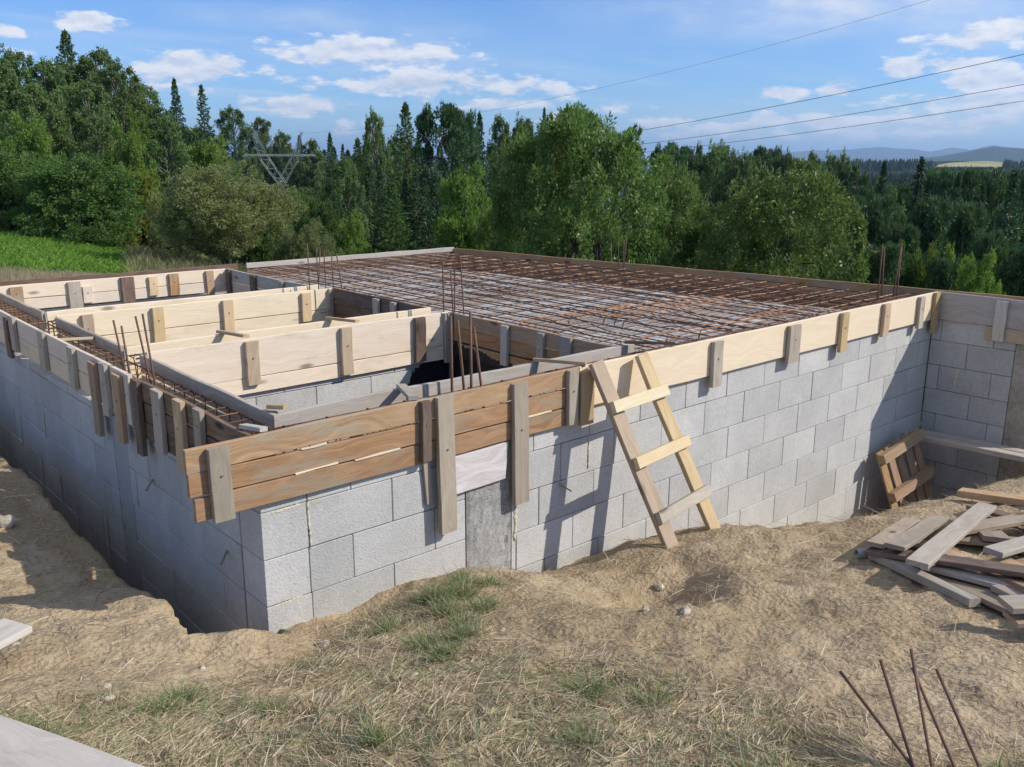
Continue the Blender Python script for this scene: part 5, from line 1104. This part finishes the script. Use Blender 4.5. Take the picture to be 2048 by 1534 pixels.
mound('mountains', [(1250, 322), (1400, 312), (1500, 303), (1545, 297), (1580, 306), (1650, 303), (1760, 292), (1820, 296), (1860, 301), (1900, 296), (1940, 304), (1985, 293), (2048, 303), (2200, 296), (2600, 310)], 14000, 2000, MTN, -150, jag=3.6, scale=10, label='pale jagged mountains on the horizon')
# far field with its edge of trees, and the wooded band as one mass
fp = [(1870, 333.5, 1170), (1878, 329, 1230), (1900, 325.5, 1320), (1945, 322.5, 1410), (1975, 322, 1420), (2006, 325, 1380), (2004, 330, 1240), (1990, 333.5, 1170)]
V = [tuple(bearing(*q)) for q in fp]; V += [(a, b, c-1.5) for a, b, c in V]
mk('field', V, [tuple(range(8)), tuple(range(15, 7, -1))]+[(i, i+8, (i+1) % 8+8, (i+1) % 8) for i in range(8)], FIELD, kind='structure', label='yellow green field on the far ridge')
def farwood(name, pxr, rowf, d0, d1, n, hgt, label, seed):
    r = np.random.default_rng(seed); px = r.uniform(*pxr, n); V = []; Fc = []
    for p_ in px:
        d = r.uniform(d0, d1); h = hgt*r.uniform(.6, 1.3); c = bearing(p_, rowf(p_)+r.uniform(-2, 6), d); w = h*r.uniform(.14, .26); b = len(V); a0 = r.uniform(0, 1)
        tiers = 3; V.append((c[0], c[1], c[2]))
        for t in range(tiers):
            for k in range(6):
                a = a0+k*math.pi/3; ww = w*(t+1)/tiers*(1 if k % 2 else .7); V.append((c[0]+math.cos(a)*ww, c[1]+math.sin(a)*ww, c[2]-h*(t+.9)/tiers))
        for k in range(6): Fc.append((b, b+1+k, b+1+(k+1) % 6, b+1+(k+1) % 6))
        for t in range(tiers-1):
            for k in range(6): Fc.append((b+1+t*6+k, b+7+t*6+k, b+7+t*6+(k+1) % 6, b+1+t*6+(k+1) % 6))
    mk(name, V, [tuple(dict.fromkeys(f)) for f in Fc], FARF, kind='stuff', label=label, cat='forest')
farwood('forest', (1560, 2500), lambda x: np.interp(x, [1560, 1650, 1700, 1870, 1880, 2000, 2010, 2500], [326, 321, 317, 317, 336, 336, 318, 322]), 1380, 1480, 1100, 20, 'conifer fringe on the far forested ridge', 5)
farwood('forest', (1850, 2030), lambda x: 332, 1100, 1150, 160, 9, 'row of trees along the lower edge of the far field', 8)
farwood('forest', (1250, 2500), lambda x: 343, 780, 900, 1500, 16, 'wooded band in the middle distance at right', 6)
farwood('forest', (1250, 2600), lambda x: 356, 380, 560, 1300, 15, 'nearer edge of the valley forest at right', 7)
hs = empty('farm_house', tuple(bearing(1985, 356, 620)), label='tiny white house between the trees of the right valley', cat='house')
c = bearing(1985, 356, 620); mb = MB(); mb.box((c[0]-5, c[1]-4, c[2]-5), (c[0]+5, c[1]+4, c[2]+1.5)); mb.build('wall', simple('white_render', (.75, .74, .72), (.8, .8, .78), 1), hs)
mb = MB(); mb.add([(c[0]-5.5, c[1]-4.5, c[2]+1.5), (c[0]+5.5, c[1]-4.5, c[2]+1.5), (c[0]+5.5, c[1]+4.5, c[2]+1.5), (c[0]-5.5, c[1]+4.5, c[2]+1.5), (c[0]-5.5, c[1], c[2]+4.5), (c[0]+5.5, c[1], c[2]+4.5)], [(0, 1, 5, 4), (2, 3, 4, 5), (0, 4, 3), (1, 2, 5), (3, 2, 1, 0)])
mb.build('roof', simple('grey_roof', (.25, .2, .18), (.3, .25, .22), 1), hs)

# ------------------------------------------------------------------ air
mb = MB(); mb.box((-1200, -1200, -160), (25000, 26500, 380)); m_ = bpy.data.materials.new('air'); m_.use_nodes = True; g = NT(m_.node_tree)
v_ = g.n('ShaderNodeVolumePrincipled', {'Color': (.50, .72, 1., 1), 'Density': .000085, 'Anisotropy': .2}); g.n('ShaderNodeOutputMaterial', {'Volume': v_.outputs[0]})
mb.build('haze', m_, kind='stuff', label='thin blue air between here and the mountains', cat='haze')
